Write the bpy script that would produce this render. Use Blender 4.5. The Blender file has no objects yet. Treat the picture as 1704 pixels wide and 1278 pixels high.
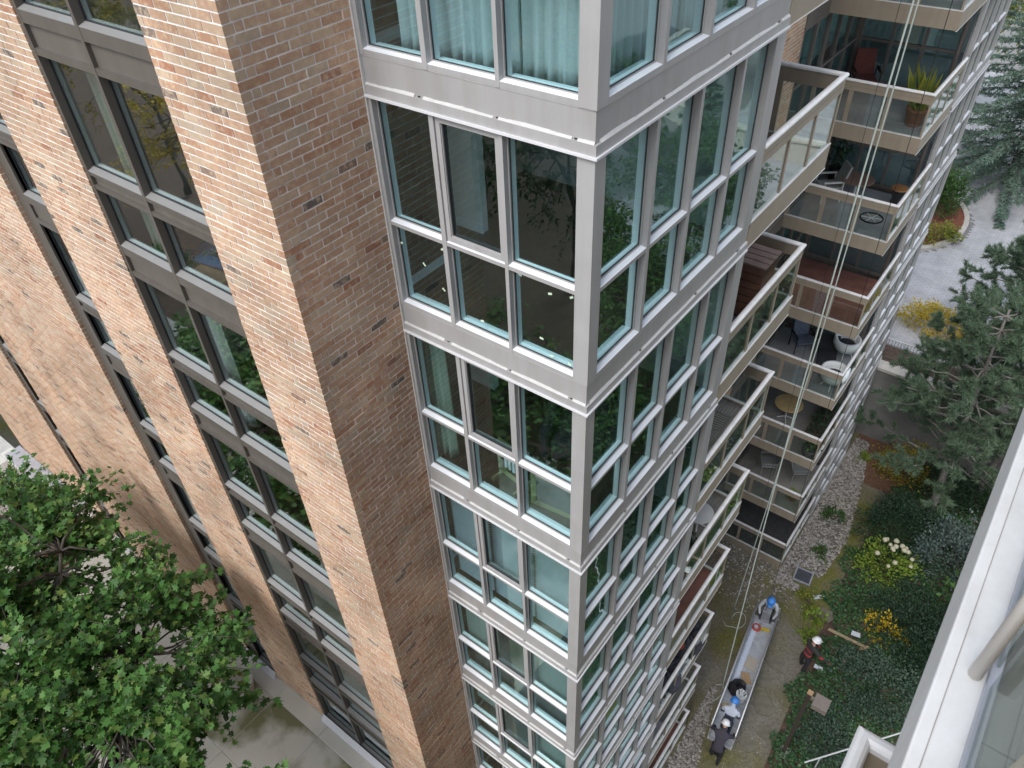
import bpy, math, random
import numpy as np
from mathutils import Vector, Matrix, Euler

random.seed(7); rng = np.random.default_rng(7)
scene = bpy.context.scene
COL = scene.collection

# ------------------------------------------------------------------ camera
CAMP = (2.85230423, -4.62148209, 2.53164869)
RX = Vector((0.7951, 0.6052, -0.0389)); RY = Vector((0.3774, -0.5440, -0.7494)); RZ = Vector((-0.4748, 0.5812, -0.6609))
cd = bpy.data.cameras.new('camera'); cam = bpy.data.objects.new('camera', cd); COL.objects.link(cam)
f_ = RZ.normalized(); r_ = (RX - f_ * RX.dot(f_)).normalized(); d_ = f_.cross(r_)
m = Matrix((( r_.x, -d_.x, -f_.x, CAMP[0]), (r_.y, -d_.y, -f_.y, CAMP[1]), (r_.z, -d_.z, -f_.z, CAMP[2]), (0, 0, 0, 1)))
cam.matrix_world = m
cd.sensor_width = 36; cd.lens = 1261.16 / 1704 * 36; cd.clip_start = 0.05; cd.clip_end = 800
cd.dof.use_dof = True; cd.dof.focus_distance = 9.0; cd.dof.aperture_fstop = 5.6
scene.camera = cam

# ------------------------------------------------------------------ sky, sun, exposure
SUN_EL, SUN_AZ = math.radians(52), math.radians(181)      # soft light from behind the photographer's left
w = bpy.data.worlds.new('World'); scene.world = w; w.use_nodes = True
nt = w.node_tree; nt.nodes.clear()
sky = nt.nodes.new('ShaderNodeTexSky'); sky.sky_type = 'NISHITA'; sky.sun_disc = False
sky.sun_elevation = SUN_EL; sky.sun_rotation = SUN_AZ; sky.air_density = 1.0; sky.dust_density = 1.0; sky.ozone_density = 1.0
hs = nt.nodes.new('ShaderNodeHueSaturation'); hs.inputs['Saturation'].default_value = 0.45
bg = nt.nodes.new('ShaderNodeBackground'); bg.inputs['Strength'].default_value = 0.14
wo = nt.nodes.new('ShaderNodeOutputWorld')
nt.links.new(sky.outputs[0], hs.inputs['Color']); nt.links.new(hs.outputs[0], bg.inputs[0]); nt.links.new(bg.outputs[0], wo.inputs[0])
sl = bpy.data.lights.new('sun', 'SUN'); sl.energy = 1.35; sl.angle = math.radians(28); sl.color = (1.0, 0.98, 0.955)
so = bpy.data.objects.new('sun', sl); COL.objects.link(so)
sdir = Vector((math.sin(SUN_AZ) * math.cos(SUN_EL), math.cos(SUN_AZ) * math.cos(SUN_EL), math.sin(SUN_EL)))
so.rotation_euler = sdir.to_track_quat('Z', 'Y').to_euler(); so.location = (-10, -30, 30)
scene.view_settings.view_transform = 'Standard'; scene.view_settings.look = 'None'
scene.view_settings.exposure = 1.15; scene.view_settings.gamma = 1.0
scene.cycles.max_bounces = 10; scene.cycles.transparent_max_bounces = 24
scene.cycles.caustics_reflective = False; scene.cycles.caustics_refractive = False

# ------------------------------------------------------------------ helpers
def px_of(p):
    v = Vector(p) - Vector(CAMP); z = v.dot(f_)
    return (852 + 1261.16 * v.dot(r_) / z, 639 + 1261.16 * v.dot(d_) / z, z)

def tag(o, label=None, cat=None, group=None, kind=None):
    if label: o['label'] = label
    if cat: o['category'] = cat
    if group: o['group'] = group
    if kind: o['kind'] = kind
    return o

def empty(name, loc=(0, 0, 0), rz=0.0, label=None, cat=None, group=None):
    o = bpy.data.objects.new(name, None); COL.objects.link(o); o.location = loc; o.rotation_euler = (0, 0, rz)
    o.empty_display_size = 0.2
    return tag(o, label, cat, group)

def link(name, me, parent=None, loc=(0, 0, 0), rot=(0, 0, 0)):
    o = bpy.data.objects.new(name, me); COL.objects.link(o); o.location = loc; o.rotation_euler = rot
    if parent is not None: o.parent = parent
    return o

def fast_mesh(name, V, F, mats, mi=None, smooth=False):
    """V (n,3), F list/array of equal-length faces or list of such arrays"""
    me = bpy.data.meshes.new(name)
    V = np.asarray(V, dtype=np.float32)
    groups = F if isinstance(F, list) and len(F) and isinstance(F[0], np.ndarray) else [np.asarray(F)]
    nl = sum(g.size for g in groups); npoly = sum(len(g) for g in groups)
    me.vertices.add(len(V)); me.vertices.foreach_set('co', V.ravel())
    me.loops.add(nl); me.loops.foreach_set('vertex_index', np.concatenate([g.ravel() for g in groups]).astype(np.int32))
    me.polygons.add(npoly)
    starts = []; s = 0
    for g in groups:
        k = g.shape[1]; starts.append(s + np.arange(len(g)) * k); s += g.size
    me.polygons.foreach_set('loop_start', np.concatenate(starts).astype(np.int32))
    if mi is not None: me.polygons.foreach_set('material_index', np.asarray(mi, dtype=np.int32))
    if smooth: me.polygons.foreach_set('use_smooth', np.ones(npoly, dtype=bool))
    for mm in (mats if isinstance(mats, (list, tuple)) else [mats]): me.materials.append(mm)
    if not smooth: me.shade_flat()
    me.update(calc_edges=True); me.validate()
    return me

class MB:
    """mesh builder; optional frame f(u,w,z)->xyz for a wall face"""
    def __init__(s, fr=None): s.v = []; s.f = []; s.mi = []; s.fr = fr; s.m = 0
    def pt(s, p): return tuple(s.fr(*p)) if s.fr else tuple(p)
    def face(s, pts):
        n = len(s.v); s.v += [s.pt(p) for p in pts]; s.f.append(tuple(range(n, n + len(pts)))); s.mi.append(s.m)
    def box(s, a, b):
        if min(abs(a[i] - b[i]) for i in range(3)) < 1e-6: return
        x0, y0, z0 = [min(a[i], b[i]) for i in range(3)]; x1, y1, z1 = [max(a[i], b[i]) for i in range(3)]
        c = [(x0,y0,z0),(x1,y0,z0),(x1,y1,z0),(x0,y1,z0),(x0,y0,z1),(x1,y0,z1),(x1,y1,z1),(x0,y1,z1)]
        s.hexa(c)
    def hexa(s, c):
        n = len(s.v); P = [s.pt(p) for p in c]; s.v += P
        fs = [(0,3,2,1),(4,5,6,7),(0,1,5,4),(1,2,6,5),(2,3,7,6),(3,0,4,7)]
        a, b, d = Vector(P[1]) - Vector(P[0]), Vector(P[3]) - Vector(P[0]), Vector(P[4]) - Vector(P[0])
        if a.cross(b).dot(d) < 0: fs = [tuple(reversed(q)) for q in fs]
        for q in fs: s.f.append(tuple(n + i for i in q)); s.mi.append(s.m)
    def ring(s, u0, u1, z0, z1, w0, w1, t, tb=None):
        tb = t if tb is None else tb
        s.box((u0, w0, z0), (u0 + t, w1, z1)); s.box((u1 - t, w0, z0), (u1, w1, z1))
        s.box((u0 + t, w0, z0), (u1 - t, w1, z0 + tb)); s.box((u0 + t, w0, z1 - t), (u1 - t, w1, z1))
    def tube(s, pts, r, n=8, cap=True, r2=None):
        P = [Vector(p) for p in pts]; rings = []
        prev = None
        for i, p in enumerate(P):
            t = (P[min(i + 1, len(P) - 1)] - P[max(i - 1, 0)]).normalized()
            a = Vector((0, 0, 1)) if abs(t.z) < 0.9 else Vector((1, 0, 0))
            if prev is not None: a = prev
            x = (a - t * a.dot(t)).normalized(); y = t.cross(x); prev = x
            rr = r if r2 is None else r + (r2 - r) * i / max(1, len(P) - 1)
            if isinstance(r, (list, tuple)): rr = r[i]
            base = len(s.v)
            for k in range(n):
                q = p + (x * math.cos(k * math.tau / n) + y * math.sin(k * math.tau / n)) * rr
                s.v.append(s.pt(q))
            rings.append(base)
        for i in range(len(rings) - 1):
            for k in range(n):
                a, b = rings[i] + k, rings[i] + (k + 1) % n
                c, d = rings[i + 1] + (k + 1) % n, rings[i + 1] + k
                s.f.append((a, b, c, d)); s.mi.append(s.m)
        if cap:
            s.f.append(tuple(rings[0] + k for k in reversed(range(n)))); s.mi.append(s.m)
            s.f.append(tuple(rings[-1] + k for k in range(n))); s.mi.append(s.m)
    def lathe(s, prof, c=(0, 0, 0), n=16, sx=1, sy=1):
        base = len(s.v)
        for (r, z) in prof:
            for k in range(n): s.v.append(s.pt((c[0] + sx * r * math.cos(k * math.tau / n), c[1] + sy * r * math.sin(k * math.tau / n), c[2] + z)))
        for i in range(len(prof) - 1):
            for k in range(n):
                a = base + i * n + k; b = base + i * n + (k + 1) % n
                s.f.append((a, b, b + n, a + n)); s.mi.append(s.m)
        s.f.append(tuple(base + k for k in reversed(range(n)))); s.mi.append(s.m)
        s.f.append(tuple(base + (len(prof) - 1) * n + k for k in range(n))); s.mi.append(s.m)
    def prism(s, poly, z0, z1):
        n = len(poly); base = len(s.v)
        s.v += [s.pt((x, y, z0)) for x, y in poly] + [s.pt((x, y, z1)) for x, y in poly]
        s.f.append(tuple(base + i for i in reversed(range(n)))); s.f.append(tuple(base + n + i for i in range(n))); s.mi += [s.m] * 2
        for i in range(n):
            j = (i + 1) % n; s.f.append((base + i, base + j, base + n + j, base + n + i)); s.mi.append(s.m)
    def mesh(s, name, mats, smooth=False, bevel=None):
        me = bpy.data.meshes.new(name); me.from_pydata(s.v, [], s.f)
        for mm in (mats if isinstance(mats, (list, tuple)) else [mats]): me.materials.append(mm)
        if len(me.materials) > 1:
            for p, i in zip(me.polygons, s.mi): p.material_index = i
        if smooth:
            for p in me.polygons: p.use_smooth = True
        me.update(); return me
    def obj(s, name, mats, parent=None, loc=(0, 0, 0), rot=(0, 0, 0), smooth=False, bevel=0):
        o = link(name, s.mesh(name, mats, smooth), parent, loc, rot)
        if bevel:
            b = o.modifiers.new('bevel', 'BEVEL'); b.width = bevel; b.segments = 2; b.limit_method = 'ANGLE'
        return o

# ------------------------------------------------------------------ materials
MATS = {}
def base_mat(name):
    mt = bpy.data.materials.new(name); mt.use_nodes = True
    n = mt.node_tree.nodes; return mt, n, mt.node_tree.links, n['Principled BSDF']

def mat(name, col, rough=0.5, metal=0.0, var=0.12, scale=6.0, bump=0.0, bscale=60.0, spec=0.5, col2=None, detail=4.0, thresh=None, streak=0.0):
    if name in MATS: return MATS[name]
    mt, n, l, b = base_mat(name)
    tc = n.new('ShaderNodeTexCoord'); no = n.new('ShaderNodeTexNoise'); no.inputs['Scale'].default_value = scale; no.inputs['Detail'].default_value = detail
    l.new(tc.outputs['Object'], no.inputs['Vector'])
    cr = n.new('ShaderNodeValToRGB')
    lo, hi = thresh if thresh else (0.3, 0.7)
    cr.color_ramp.elements[0].position = lo; cr.color_ramp.elements[1].position = hi
    c0 = [max(0, c * (1 - var)) for c in col]; c1 = [min(1, c * (1 + var)) for c in col] if col2 is None else col2
    if col2 is not None: c0 = col
    cr.color_ramp.elements[0].color = (*c0, 1); cr.color_ramp.elements[1].color = (*c1, 1)
    l.new(no.outputs['Fac'], cr.inputs['Fac']); src = cr.outputs['Color']
    if streak:
        gp = n.new('ShaderNodeNewGeometry'); mp = n.new('ShaderNodeMapping'); mp.inputs['Scale'].default_value = (4.5, 4.5, .55); l.new(gp.outputs['Position'], mp.inputs['Vector'])
        ns = n.new('ShaderNodeTexNoise'); ns.inputs['Scale'].default_value = 1.5; ns.inputs['Detail'].default_value = 5; ns.inputs['Roughness'].default_value = .65; l.new(mp.outputs[0], ns.inputs['Vector'])
        cs = n.new('ShaderNodeValToRGB'); cs.color_ramp.elements[0].position = .32; cs.color_ramp.elements[1].position = .62; v0 = 1 - streak; cs.color_ramp.elements[0].color = (v0, v0 * .985, v0 * .96, 1); cs.color_ramp.elements[1].color = (1, 1, 1, 1); l.new(ns.outputs['Fac'], cs.inputs['Fac'])
        ms = n.new('ShaderNodeMixRGB'); ms.blend_type = 'MULTIPLY'; ms.inputs['Fac'].default_value = 1; l.new(src, ms.inputs['Color1']); l.new(cs.outputs[0], ms.inputs['Color2']); src = ms.outputs[0]
    l.new(src, b.inputs['Base Color'])
    b.inputs['Roughness'].default_value = rough; b.inputs['Metallic'].default_value = metal
    b.inputs['Specular IOR Level'].default_value = spec
    if bump:
        n2 = n.new('ShaderNodeTexNoise'); n2.inputs['Scale'].default_value = bscale; n2.inputs['Detail'].default_value = 3
        l.new(tc.outputs['Object'], n2.inputs['Vector'])
        bp_ = n.new('ShaderNodeBump'); bp_.inputs['Strength'].default_value = bump; bp_.inputs['Distance'].default_value = 0.01
        l.new(n2.outputs['Fac'], bp_.inputs['Height']); l.new(bp_.outputs['Normal'], b.inputs['Normal'])
    MATS[name] = mt; return mt

def brick_mat():
    mt, n, l, b = base_mat('brick')
    g = n.new('ShaderNodeNewGeometry'); oi = n.new('ShaderNodeObjectInfo')
    ad = n.new('ShaderNodeMath'); ad.operation = 'ADD'; l.new(g.outputs['Random Per Island'], ad.inputs[0]); l.new(oi.outputs['Random'], ad.inputs[1])
    fr = n.new('ShaderNodeMath'); fr.operation = 'FRACT'; l.new(ad.outputs[0], fr.inputs[0])
    cr = n.new('ShaderNodeValToRGB'); e = cr.color_ramp.elements
    stops = [(0.0, (.14, .12, .105)), (.018, (.20, .16, .13)), (.028, (.35, .17, .105)), (.07, (.42, .245, .155)), (.3, (.455, .295, .20)),
             (.55, (.48, .32, .22)), (.75, (.45, .305, .21)), (.88, (.50, .375, .265)), (1.0, (.42, .34, .255))]
    e[0].position, e[0].color = stops[0][0], (*stops[0][1], 1); e[1].position, e[1].color = 1.0, (*stops[-1][1], 1)
    for p, c in stops[1:-1]:
        q = e.new(p); q.color = (*c, 1)
    l.new(fr.outputs[0], cr.inputs['Fac'])
    no = n.new('ShaderNodeTexNoise'); no.inputs['Scale'].default_value = 21; no.inputs['Detail'].default_value = 5; no.inputs['Roughness'].default_value = .65
    l.new(g.outputs['Position'], no.inputs['Vector'])
    c2 = n.new('ShaderNodeValToRGB'); c2.color_ramp.elements[0].position = .47; c2.color_ramp.elements[1].position = .66
    c2.color_ramp.elements[0].color = (0, 0, 0, 1); c2.color_ramp.elements[1].color = (.75, .75, .75, 1)
    l.new(no.outputs['Fac'], c2.inputs['Fac'])
    mx = n.new('ShaderNodeMixRGB'); mx.inputs['Color2'].default_value = (.60, .46, .31, 1); l.new(c2.outputs[0], mx.inputs['Fac']); l.new(cr.outputs[0], mx.inputs['Color1'])
    n3 = n.new('ShaderNodeTexNoise'); n3.inputs['Scale'].default_value = 1.1; n3.inputs['Detail'].default_value = 3; l.new(g.outputs['Position'], n3.inputs['Vector'])
    c3 = n.new('ShaderNodeValToRGB'); c3.color_ramp.elements[0].color = (.74, .73, .72, 1); c3.color_ramp.elements[1].color = (1.14, 1.12, 1.11, 1)
    c3.color_ramp.elements[0].position = .3; c3.color_ramp.elements[1].position = .7; l.new(n3.outputs['Fac'], c3.inputs['Fac'])
    ml = n.new('ShaderNodeMixRGB'); ml.blend_type = 'MULTIPLY'; ml.inputs['Fac'].default_value = 1; l.new(mx.outputs[0], ml.inputs['Color1']); l.new(c3.outputs[0], ml.inputs['Color2'])
    l.new(ml.outputs[0], b.inputs['Base Color'])
    b.inputs['Roughness'].default_value = .85; b.inputs['Specular IOR Level'].default_value = .25
    bu = n.new('ShaderNodeBump'); bu.inputs['Strength'].default_value = .5; bu.inputs['Distance'].default_value = .006; l.new(no.outputs['Fac'], bu.inputs['Height']); l.new(bu.outputs[0], b.inputs['Normal'])
    return mt

def glass_mat(name, tint, ior=1.75, extra=0.02, rough=0.0, wob=0.0, gcol=(.93, 1, .99)):
    mt = bpy.data.materials.new(name); mt.use_nodes = True; n = mt.node_tree.nodes; l = mt.node_tree.links; n.clear()
    out = n.new('ShaderNodeOutputMaterial'); tr = n.new('ShaderNodeBsdfTransparent'); tr.inputs[0].default_value = (*tint, 1)
    gl = n.new('ShaderNodeBsdfGlossy'); gl.inputs['Roughness'].default_value = rough; gl.inputs['Color'].default_value = (*gcol, 1)
    g = n.new('ShaderNodeNewGeometry'); mi = n.new('ShaderNodeMix'); mi.inputs[2].default_value = ior; mi.inputs[3].default_value = 1 / ior
    l.new(g.outputs['Backfacing'], mi.inputs[0])
    fr = n.new('ShaderNodeFresnel'); l.new(mi.outputs[0], fr.inputs['IOR'])
    ad = n.new('ShaderNodeMath'); ad.operation = 'ADD'; ad.use_clamp = True; ad.inputs[1].default_value = extra; l.new(fr.outputs[0], ad.inputs[0])
    mx = n.new('ShaderNodeMixShader'); l.new(ad.outputs[0], mx.inputs[0]); l.new(tr.outputs[0], mx.inputs[1]); l.new(gl.outputs[0], mx.inputs[2])
    if wob:
        no = n.new('ShaderNodeTexNoise'); no.inputs['Scale'].default_value = 1.6; l.new(g.outputs['Position'], no.inputs['Vector'])
        bu = n.new('ShaderNodeBump'); bu.inputs['Strength'].default_value = wob; bu.inputs['Distance'].default_value = .02; l.new(no.outputs['Fac'], bu.inputs['Height']); l.new(bu.outputs[0], gl.inputs['Normal'])
    l.new(mx.outputs[0], out.inputs[0]); MATS[name] = mt; return mt

def cloth_mat(name, col, trans=.35):
    mt, n, l, b = base_mat(name); b.inputs['Base Color'].default_value = (*col, 1); b.inputs['Roughness'].default_value = .9; b.inputs['Specular IOR Level'].default_value = .1
    t = n.new('ShaderNodeBsdfTranslucent'); t.inputs[0].default_value = (*col, 1)
    mx = n.new('ShaderNodeMixShader'); mx.inputs[0].default_value = trans; o = n['Material Output']
    l.new(b.outputs[0], mx.inputs[1]); l.new(t.outputs[0], mx.inputs[2]); l.new(mx.outputs[0], o.inputs[0]); MATS[name] = mt; return mt

BRICK = brick_mat()
MORTAR = mat('mortar', (.74, .725, .71), .95, var=.15, scale=9, bump=.3, spec=.1)
ALU = mat('tower_frame_paint', (.36, .355, .352), .36, var=.05, scale=2.5, spec=.5, streak=.10)
ALU_D = mat('strip_frame_paint', (.105, .093, .080), .42, var=.06, scale=2.5, streak=.12)
PANEL = mat('tower_panel_paint', (.34, .334, .33), .42, var=.06, scale=1.6, streak=.10)
PANEL_D = mat('strip_panel_paint', (.12, .106, .092), .48, var=.06, scale=1.6, streak=.12)
FLASH = mat('flashing_metal', (.62, .62, .63), .3, var=.04, scale=4)
SEAL = mat('sealant', (.47, .465, .45), .7, var=.06, scale=14)
GASKET = mat('gasket', (.016, .017, .02), .6, var=.1)
INNER = mat('inner_frame_white', (.80, .82, .82), .5, var=.02)
GLASS = glass_mat('tower_glass', (.845, .955, .978), 1.9, .02, wob=.09, gcol=(.80, .98, .93))
GLASS_S = glass_mat('strip_glass', (.90, .955, .955), 2.5, .03, wob=.07)
GLASS_B = glass_mat('balcony_glass', (.88, .92, .90), 1.5, .04, wob=.08)
GLASS_F = glass_mat('guard_glass', (.80, .82, .79), 1.06, .0, wob=.03)
TAPES = [(-2.376, -1.546), (-2.079, -1.705), (-1.793, -1.428), (-1.838, -1.928), (-1.338, -2.123), (-.825, -1.372), (-.483, -1.456), (-.246, -1.403), (-.587, -2.019), (-.467, -2.182), (-.258, -2.19)]
BEIGE = mat('balcony_beige_paint', (.30, .255, .195), .5, var=.06, scale=2, streak=.11)
CAPW = mat('rail_cap_white', (.72, .71, .70), .35, var=.04, scale=3, streak=.15)
BROWNF = mat('brown_frame', (.14, .12, .105), .5, var=.08)
WOODF = mat('dark_wood_floor', (.05, .030, .020), .4, var=.3, scale=3)
CARPET = mat('pale_floor', (.20, .19, .175), .9, var=.08)
WALLW = mat('interior_white_paint', (.72, .72, .69), .8, var=.03)
CONC = mat('concrete_slab', (.40, .39, .36), .9, var=.12, scale=3, bump=.2)
WALLM = mat('interior_grey_paint', (.36, .36, .345), .85, var=.05)
SILL_SKYLIT = mat('skylit_sill_tone', (.78, .80, .83), .25, var=.03)  # tower frame tone lightened: sky light on upward faces put into the colour
WALLD = mat('wall_reflection_tone', (.05, .04, .034), .7, var=.2)  # darkened to stand for the brick mirrored in the pane before it
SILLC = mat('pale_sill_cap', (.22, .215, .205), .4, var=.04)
# ================================================================== the building
H = 2.667; GZ = -21.3; PZ = -14.6; UZ = -18.0
XW, YB = -2.457, -1.26                      # brick return wall plane x, brick front plane y
YN0, YN1, YN2, YN3, YE = 3.69, 6.43, 13.82, 16.75, 20.75
XB = -2.64                                  # back wall of the notch
KS = list(range(-2, 8))
ROOT = (-8.0, 6.0, GZ)
B = empty('apartment_building', ROOT, label='tall brick and glass apartment building with grey metal window frames and balconies', cat='building')
BI = Matrix.Translation(ROOT).inverted()
def bpart(name, me, loc=(0, 0, 0), rot=(0, 0, 0), label=None):
    o = link(name, me, B, loc, rot); o.matrix_parent_inverse = BI
    if label: o['label'] = label
    return o
FRONT = lambda u, w, z: (u, -w, z)
SIDE = lambda u, w, z: (w, u, z)
STRIP = lambda u, w, z: (u, YB - w, z)

# ---- tower windows -------------------------------------------------
def tower_window(fr, u0, u1, tl, tr, sash=False):
    zs, zt0, zt1 = -2.25, -1.307, -1.262
    F = MB(fr)
    F.box((u0 - tl, -.085, -2.30), (u0, 0, .0)); F.box((u1, -.085, -2.30), (u1 + tr, 0, .0))
    F.hexa([(u0,-.085,-2.30),(u1,-.085,-2.30),(u1,-.004,-2.30),(u0,-.004,-2.30),(u0,-.085,zs+.006),(u1,-.085,zs+.006),(u1,-.004,zs-.004),(u0,-.004,zs-.004)])
    F.hexa([(u0,-.085,zt0),(u1,-.085,zt0),(u1,-.004,zt0+.004),(u0,-.004,zt0+.004),(u0,-.085,zt1+.012),(u1,-.085,zt1+.012),(u1,-.004,zt1),(u0,-.004,zt1)])
    F.box((u0, -.085, -.02), (u1, -.03, .02))
    # glazing beads
    for a, b in ((zt1 + .012, -.02), (zs + .006, zt0)):
        F.ring(u0, u1, a, b, -.079, -.062, .009)
    fm = F.mesh('window', ALU); lit_tops = []
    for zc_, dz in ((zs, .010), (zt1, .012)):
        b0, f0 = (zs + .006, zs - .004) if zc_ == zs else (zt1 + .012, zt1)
        K = MB(fr); K.hexa([(u0+.001,-.079,b0+.0005),(u1-.001,-.079,b0+.0005),(u1-.001,-.0035,f0+.0005),(u0+.001,-.0035,f0+.0005),(u0+.001,-.079,b0+.004),(u1-.001,-.079,b0+.004),(u1-.001,-.0035,f0+.004),(u0+.001,-.0035,f0+.004)]); lit_tops.append(K.mesh('pale_sill_top', SILL_SKYLIT))  # thin sheets over sill and transom, coloured pale as if lit from above
    G = MB(fr); I = MB(fr); panes = []
    for i, (a, b) in enumerate(((zt1 + .012, -.02), (zs + .006, zt0))):
        x0, x1, z0, z1 = u0, u1, a, b
        if sash and i == 0: x0, x1, z0, z1 = u0 + .055, u1 - .055, a + .055, b - .045
        G.ring(x0 + .001, x1 - .001, z0 + .001, z1 - .001, -.092, -.0775 if not (sash and i == 0) else -.045, .013)
        P = MB(fr); P.box((x0 + .004, -.088, z0 + .004), (x1 - .004, -.080, z1 - .004)) if not (sash and i == 0) else P.box((x0 + .004, -.064, z0 + .004), (x1 - .004, -.056, z1 - .004))
        panes.append(P.mesh('pane', GLASS))
    I.box((u0 - tl, -.165, -2.28), (u0 + .004, -.096, 0)); I.box((u1 - .004, -.165, -2.28), (u1 + tr, -.096, 0))
    I.box((u0, -.20, -2.28), (u1, -.096, zs + .002)); I.box((u0, -.155, zt0 + .005), (u1, -.096, zt1 + .006)); I.box((u0, -.155, -.03), (u1, -.096, .015))
    sm = None
    if sash:
        S = MB(fr); S.ring(u0 + .004, u1 - .004, zt1 + .016, -.022, -.074, -.018, .05)
        S.ring(u0 + .05, u1 - .05, zt1 + .062, -.066, -.074, -.03, .012); sm = S.mesh('sash', ALU)
    return fm, panes, G.mesh('gasket', GASKET), I.mesh('inner_frame', INNER), sm, lit_tops

def put_window(meshes, z, x=0.0):
    fm, panes, gk, inn, sm, lit_tops = meshes
    o = bpart('window', fm, (x, 0, z))
    for p in panes: link('pane', p, o)
    for p in lit_tops: link('pale_sill_top', p, o)
    link('gasket', gk, o); link('inner_frame', inn, o)
    if sm: link('sash', sm, o)
    return o

fw = [tower_window(FRONT, -2.40, -1.705, .055, .0275), tower_window(FRONT, -1.650, -.935, .0275, .02, True), tower_window(FRONT, -.895, -.165, .02, 0.0)]
sw = [tower_window(SIDE, .16, .97, 0, .0275), tower_window(SIDE, 1.025, 1.785, .0275, .0275), tower_window(SIDE, 1.84, 2.685, .0275, .025), tower_window(SIDE, 2.735, 3.45, .025, 0)]
ew = [tower_window(SIDE, 16.95, 17.64, 0, .03), tower_window(SIDE, 17.70, 18.58, .03, .03), tower_window(SIDE, 18.64, 19.50, .03, .03), tower_window(SIDE, 19.56, 20.55, .03, 0)]

def col_mesh(b):
    c = MB(); c.box(*b); return c.mesh('corner_column', ALU)
cm = MB(); cm.box((-.165, 0, -2.30), (0, .16, 0)); cmesh = cm.mesh('corner_column', ALU)
pm = MB(); pm.box((-.10, 3.45, -2.30), (0, 3.69, 0)); pmesh = pm.mesh('end_post', ALU)
p2 = MB(); p2.box((-.10, 16.75, -2.30), (0, 16.95, 0)); p2mesh = p2.mesh('end_post', ALU)
p3 = MB(); p3.box((-.165, 20.55, -2.30), (0, 20.75, 0)); p3mesh = p3.mesh('corner_column', ALU)

def spandrel(segs):
    """segs: (frame, u0, u1, uflash0, uflash1)"""
    P, Fl, L, S, Wp = MB(), MB(), MB(), MB(), MB()
    for fr, u0, u1, e0, e1 in segs:
        for q in (P, Fl, L, S, Wp): q.fr = fr
        P.box((u0, -.07, -2.64), (u1, -.012, -2.301))
        n = max(2, int((u1 - u0) / 1.23))
        Fl.box((e0, -.05, -2.645), (e1, .012, -2.557))
        L.box((e0, -.05, -2.667), (e1 + (.02 if fr is FRONT else 0), .032, -2.646))
        # uneven sealant bead along the flashing and a thin one under the sill
        m_ = int((u1 - u0) / .05)
        gaps = [u0 + (u1 - u0) * t for t in (.27, .62, .93)]
        for i in range(m_):
            a, b = u0 + (u1 - u0) * i / m_, u0 + (u1 - u0) * (i + 1) / m_
            if any(abs((a + b) / 2 - g) < .03 for g in gaps): continue
            h = .019 + .008 * math.sin(i * .37 + u0) * math.sin(i * .113 + 1) + random.uniform(-.002, .002)
            S.hexa([(a,-.02,-2.5575),(b,-.02,-2.5575),(b,.010,-2.5575),(a,.010,-2.5575),(a,-.02,-2.5575+h),(b,-.02,-2.5575+h),(b,-.009,-2.5575+h),(a,-.009,-2.5575+h)])
        S.box((u0 + .02, -.02, -2.309), (u1 - .02, -.007, -2.3015))
        for g in gaps: Wp.box((g - .014, -.02, -2.556), (g + .014, -.006, -2.545))
    return P.mesh('spandrel_panel', PANEL), Fl.mesh('flashing', ALU), L.mesh('drip_edge', FLASH), S.mesh('sealant_bead', SEAL), Wp.mesh('weep_hole', GASKET)
sp_t = spandrel([(FRONT, -2.45, -.012, -2.45, .012), (SIDE, .07, 3.685, .05, 3.685)])
sp_f = spandrel([(SIDE, 16.755, 20.738, 16.755, 20.75)])

for k in KS:
    z = -H * k
    for wi in fw + sw + ew: put_window(wi, z)
    for me in (cmesh, p3mesh): bpart('corner_column', me, (0, 0, z))
    for me in (pmesh, p2mesh): bpart('end_post', me, (0, 0, z))
    for ms in (sp_t, sp_f):
        s = bpart('spandrel_panel', ms[0], (0, 0, z))
        for nm, me in zip(('flashing', 'drip_edge', 'sealant_bead', 'weep_hole'), ms[1:]): link(nm, me, s)

# ---- brick walls ------------------------------------------------------
CH, BL, JT = H / 32, .236, .0140
def brick_boxes(axis, u0, u1, z0, z1, corner=None):
    """axis 'x': front wall, runs in x, face y=YB ; axis 'y': return wall, runs in y, face x=XW.  corner: u of a shared corner"""
    out = []
    n0 = int(math.floor(z0 / CH)); n1 = int(math.ceil(z1 / CH))
    for n in range(n0, n1):
        a0, a1 = max(z0, n * CH + JT / 2), min(z1, (n + 1) * CH - JT / 2)
        if a1 - a0 < .02: continue
        s0, s1 = u0, u1
        if corner is not None:
            if axis == 'x' and n % 2: s1 = u1 - .098 - JT
            if axis == 'y' and not n % 2: s0 = u0 + .098 + JT
        off = 0 if n % 2 else BL / 2
        jit = (hash((n, axis)) % 7 - 3) * .004
        i0 = int(math.floor((s0 - off) / BL)) - 1
        e = []
        x = i0 * BL + off + jit
        while x < s1:
            p, q = max(x + JT / 2, s0), min(x + BL - JT / 2, s1)
            if q - p > .035: e.append((p, q))
            x += BL
        # join slivers to their neighbour so every course runs to the corner
        if len(e) > 1 and e[0][1] - e[0][0] < .07: e = [(s0, e[1][1])] + e[2:]
        if len(e) > 1 and e[-1][1] - e[-1][0] < .07: e = e[:-2] + [(e[-2][0], s1)]
        if e: e[0] = (s0 if e[0][0] - s0 < .06 else e[0][0], e[0][1]); e[-1] = (e[-1][0], s1 if s1 - e[-1][1] < .06 else e[-1][1])
        for p, q in e: out.append((p, q, a0, a1))
    return out

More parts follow.
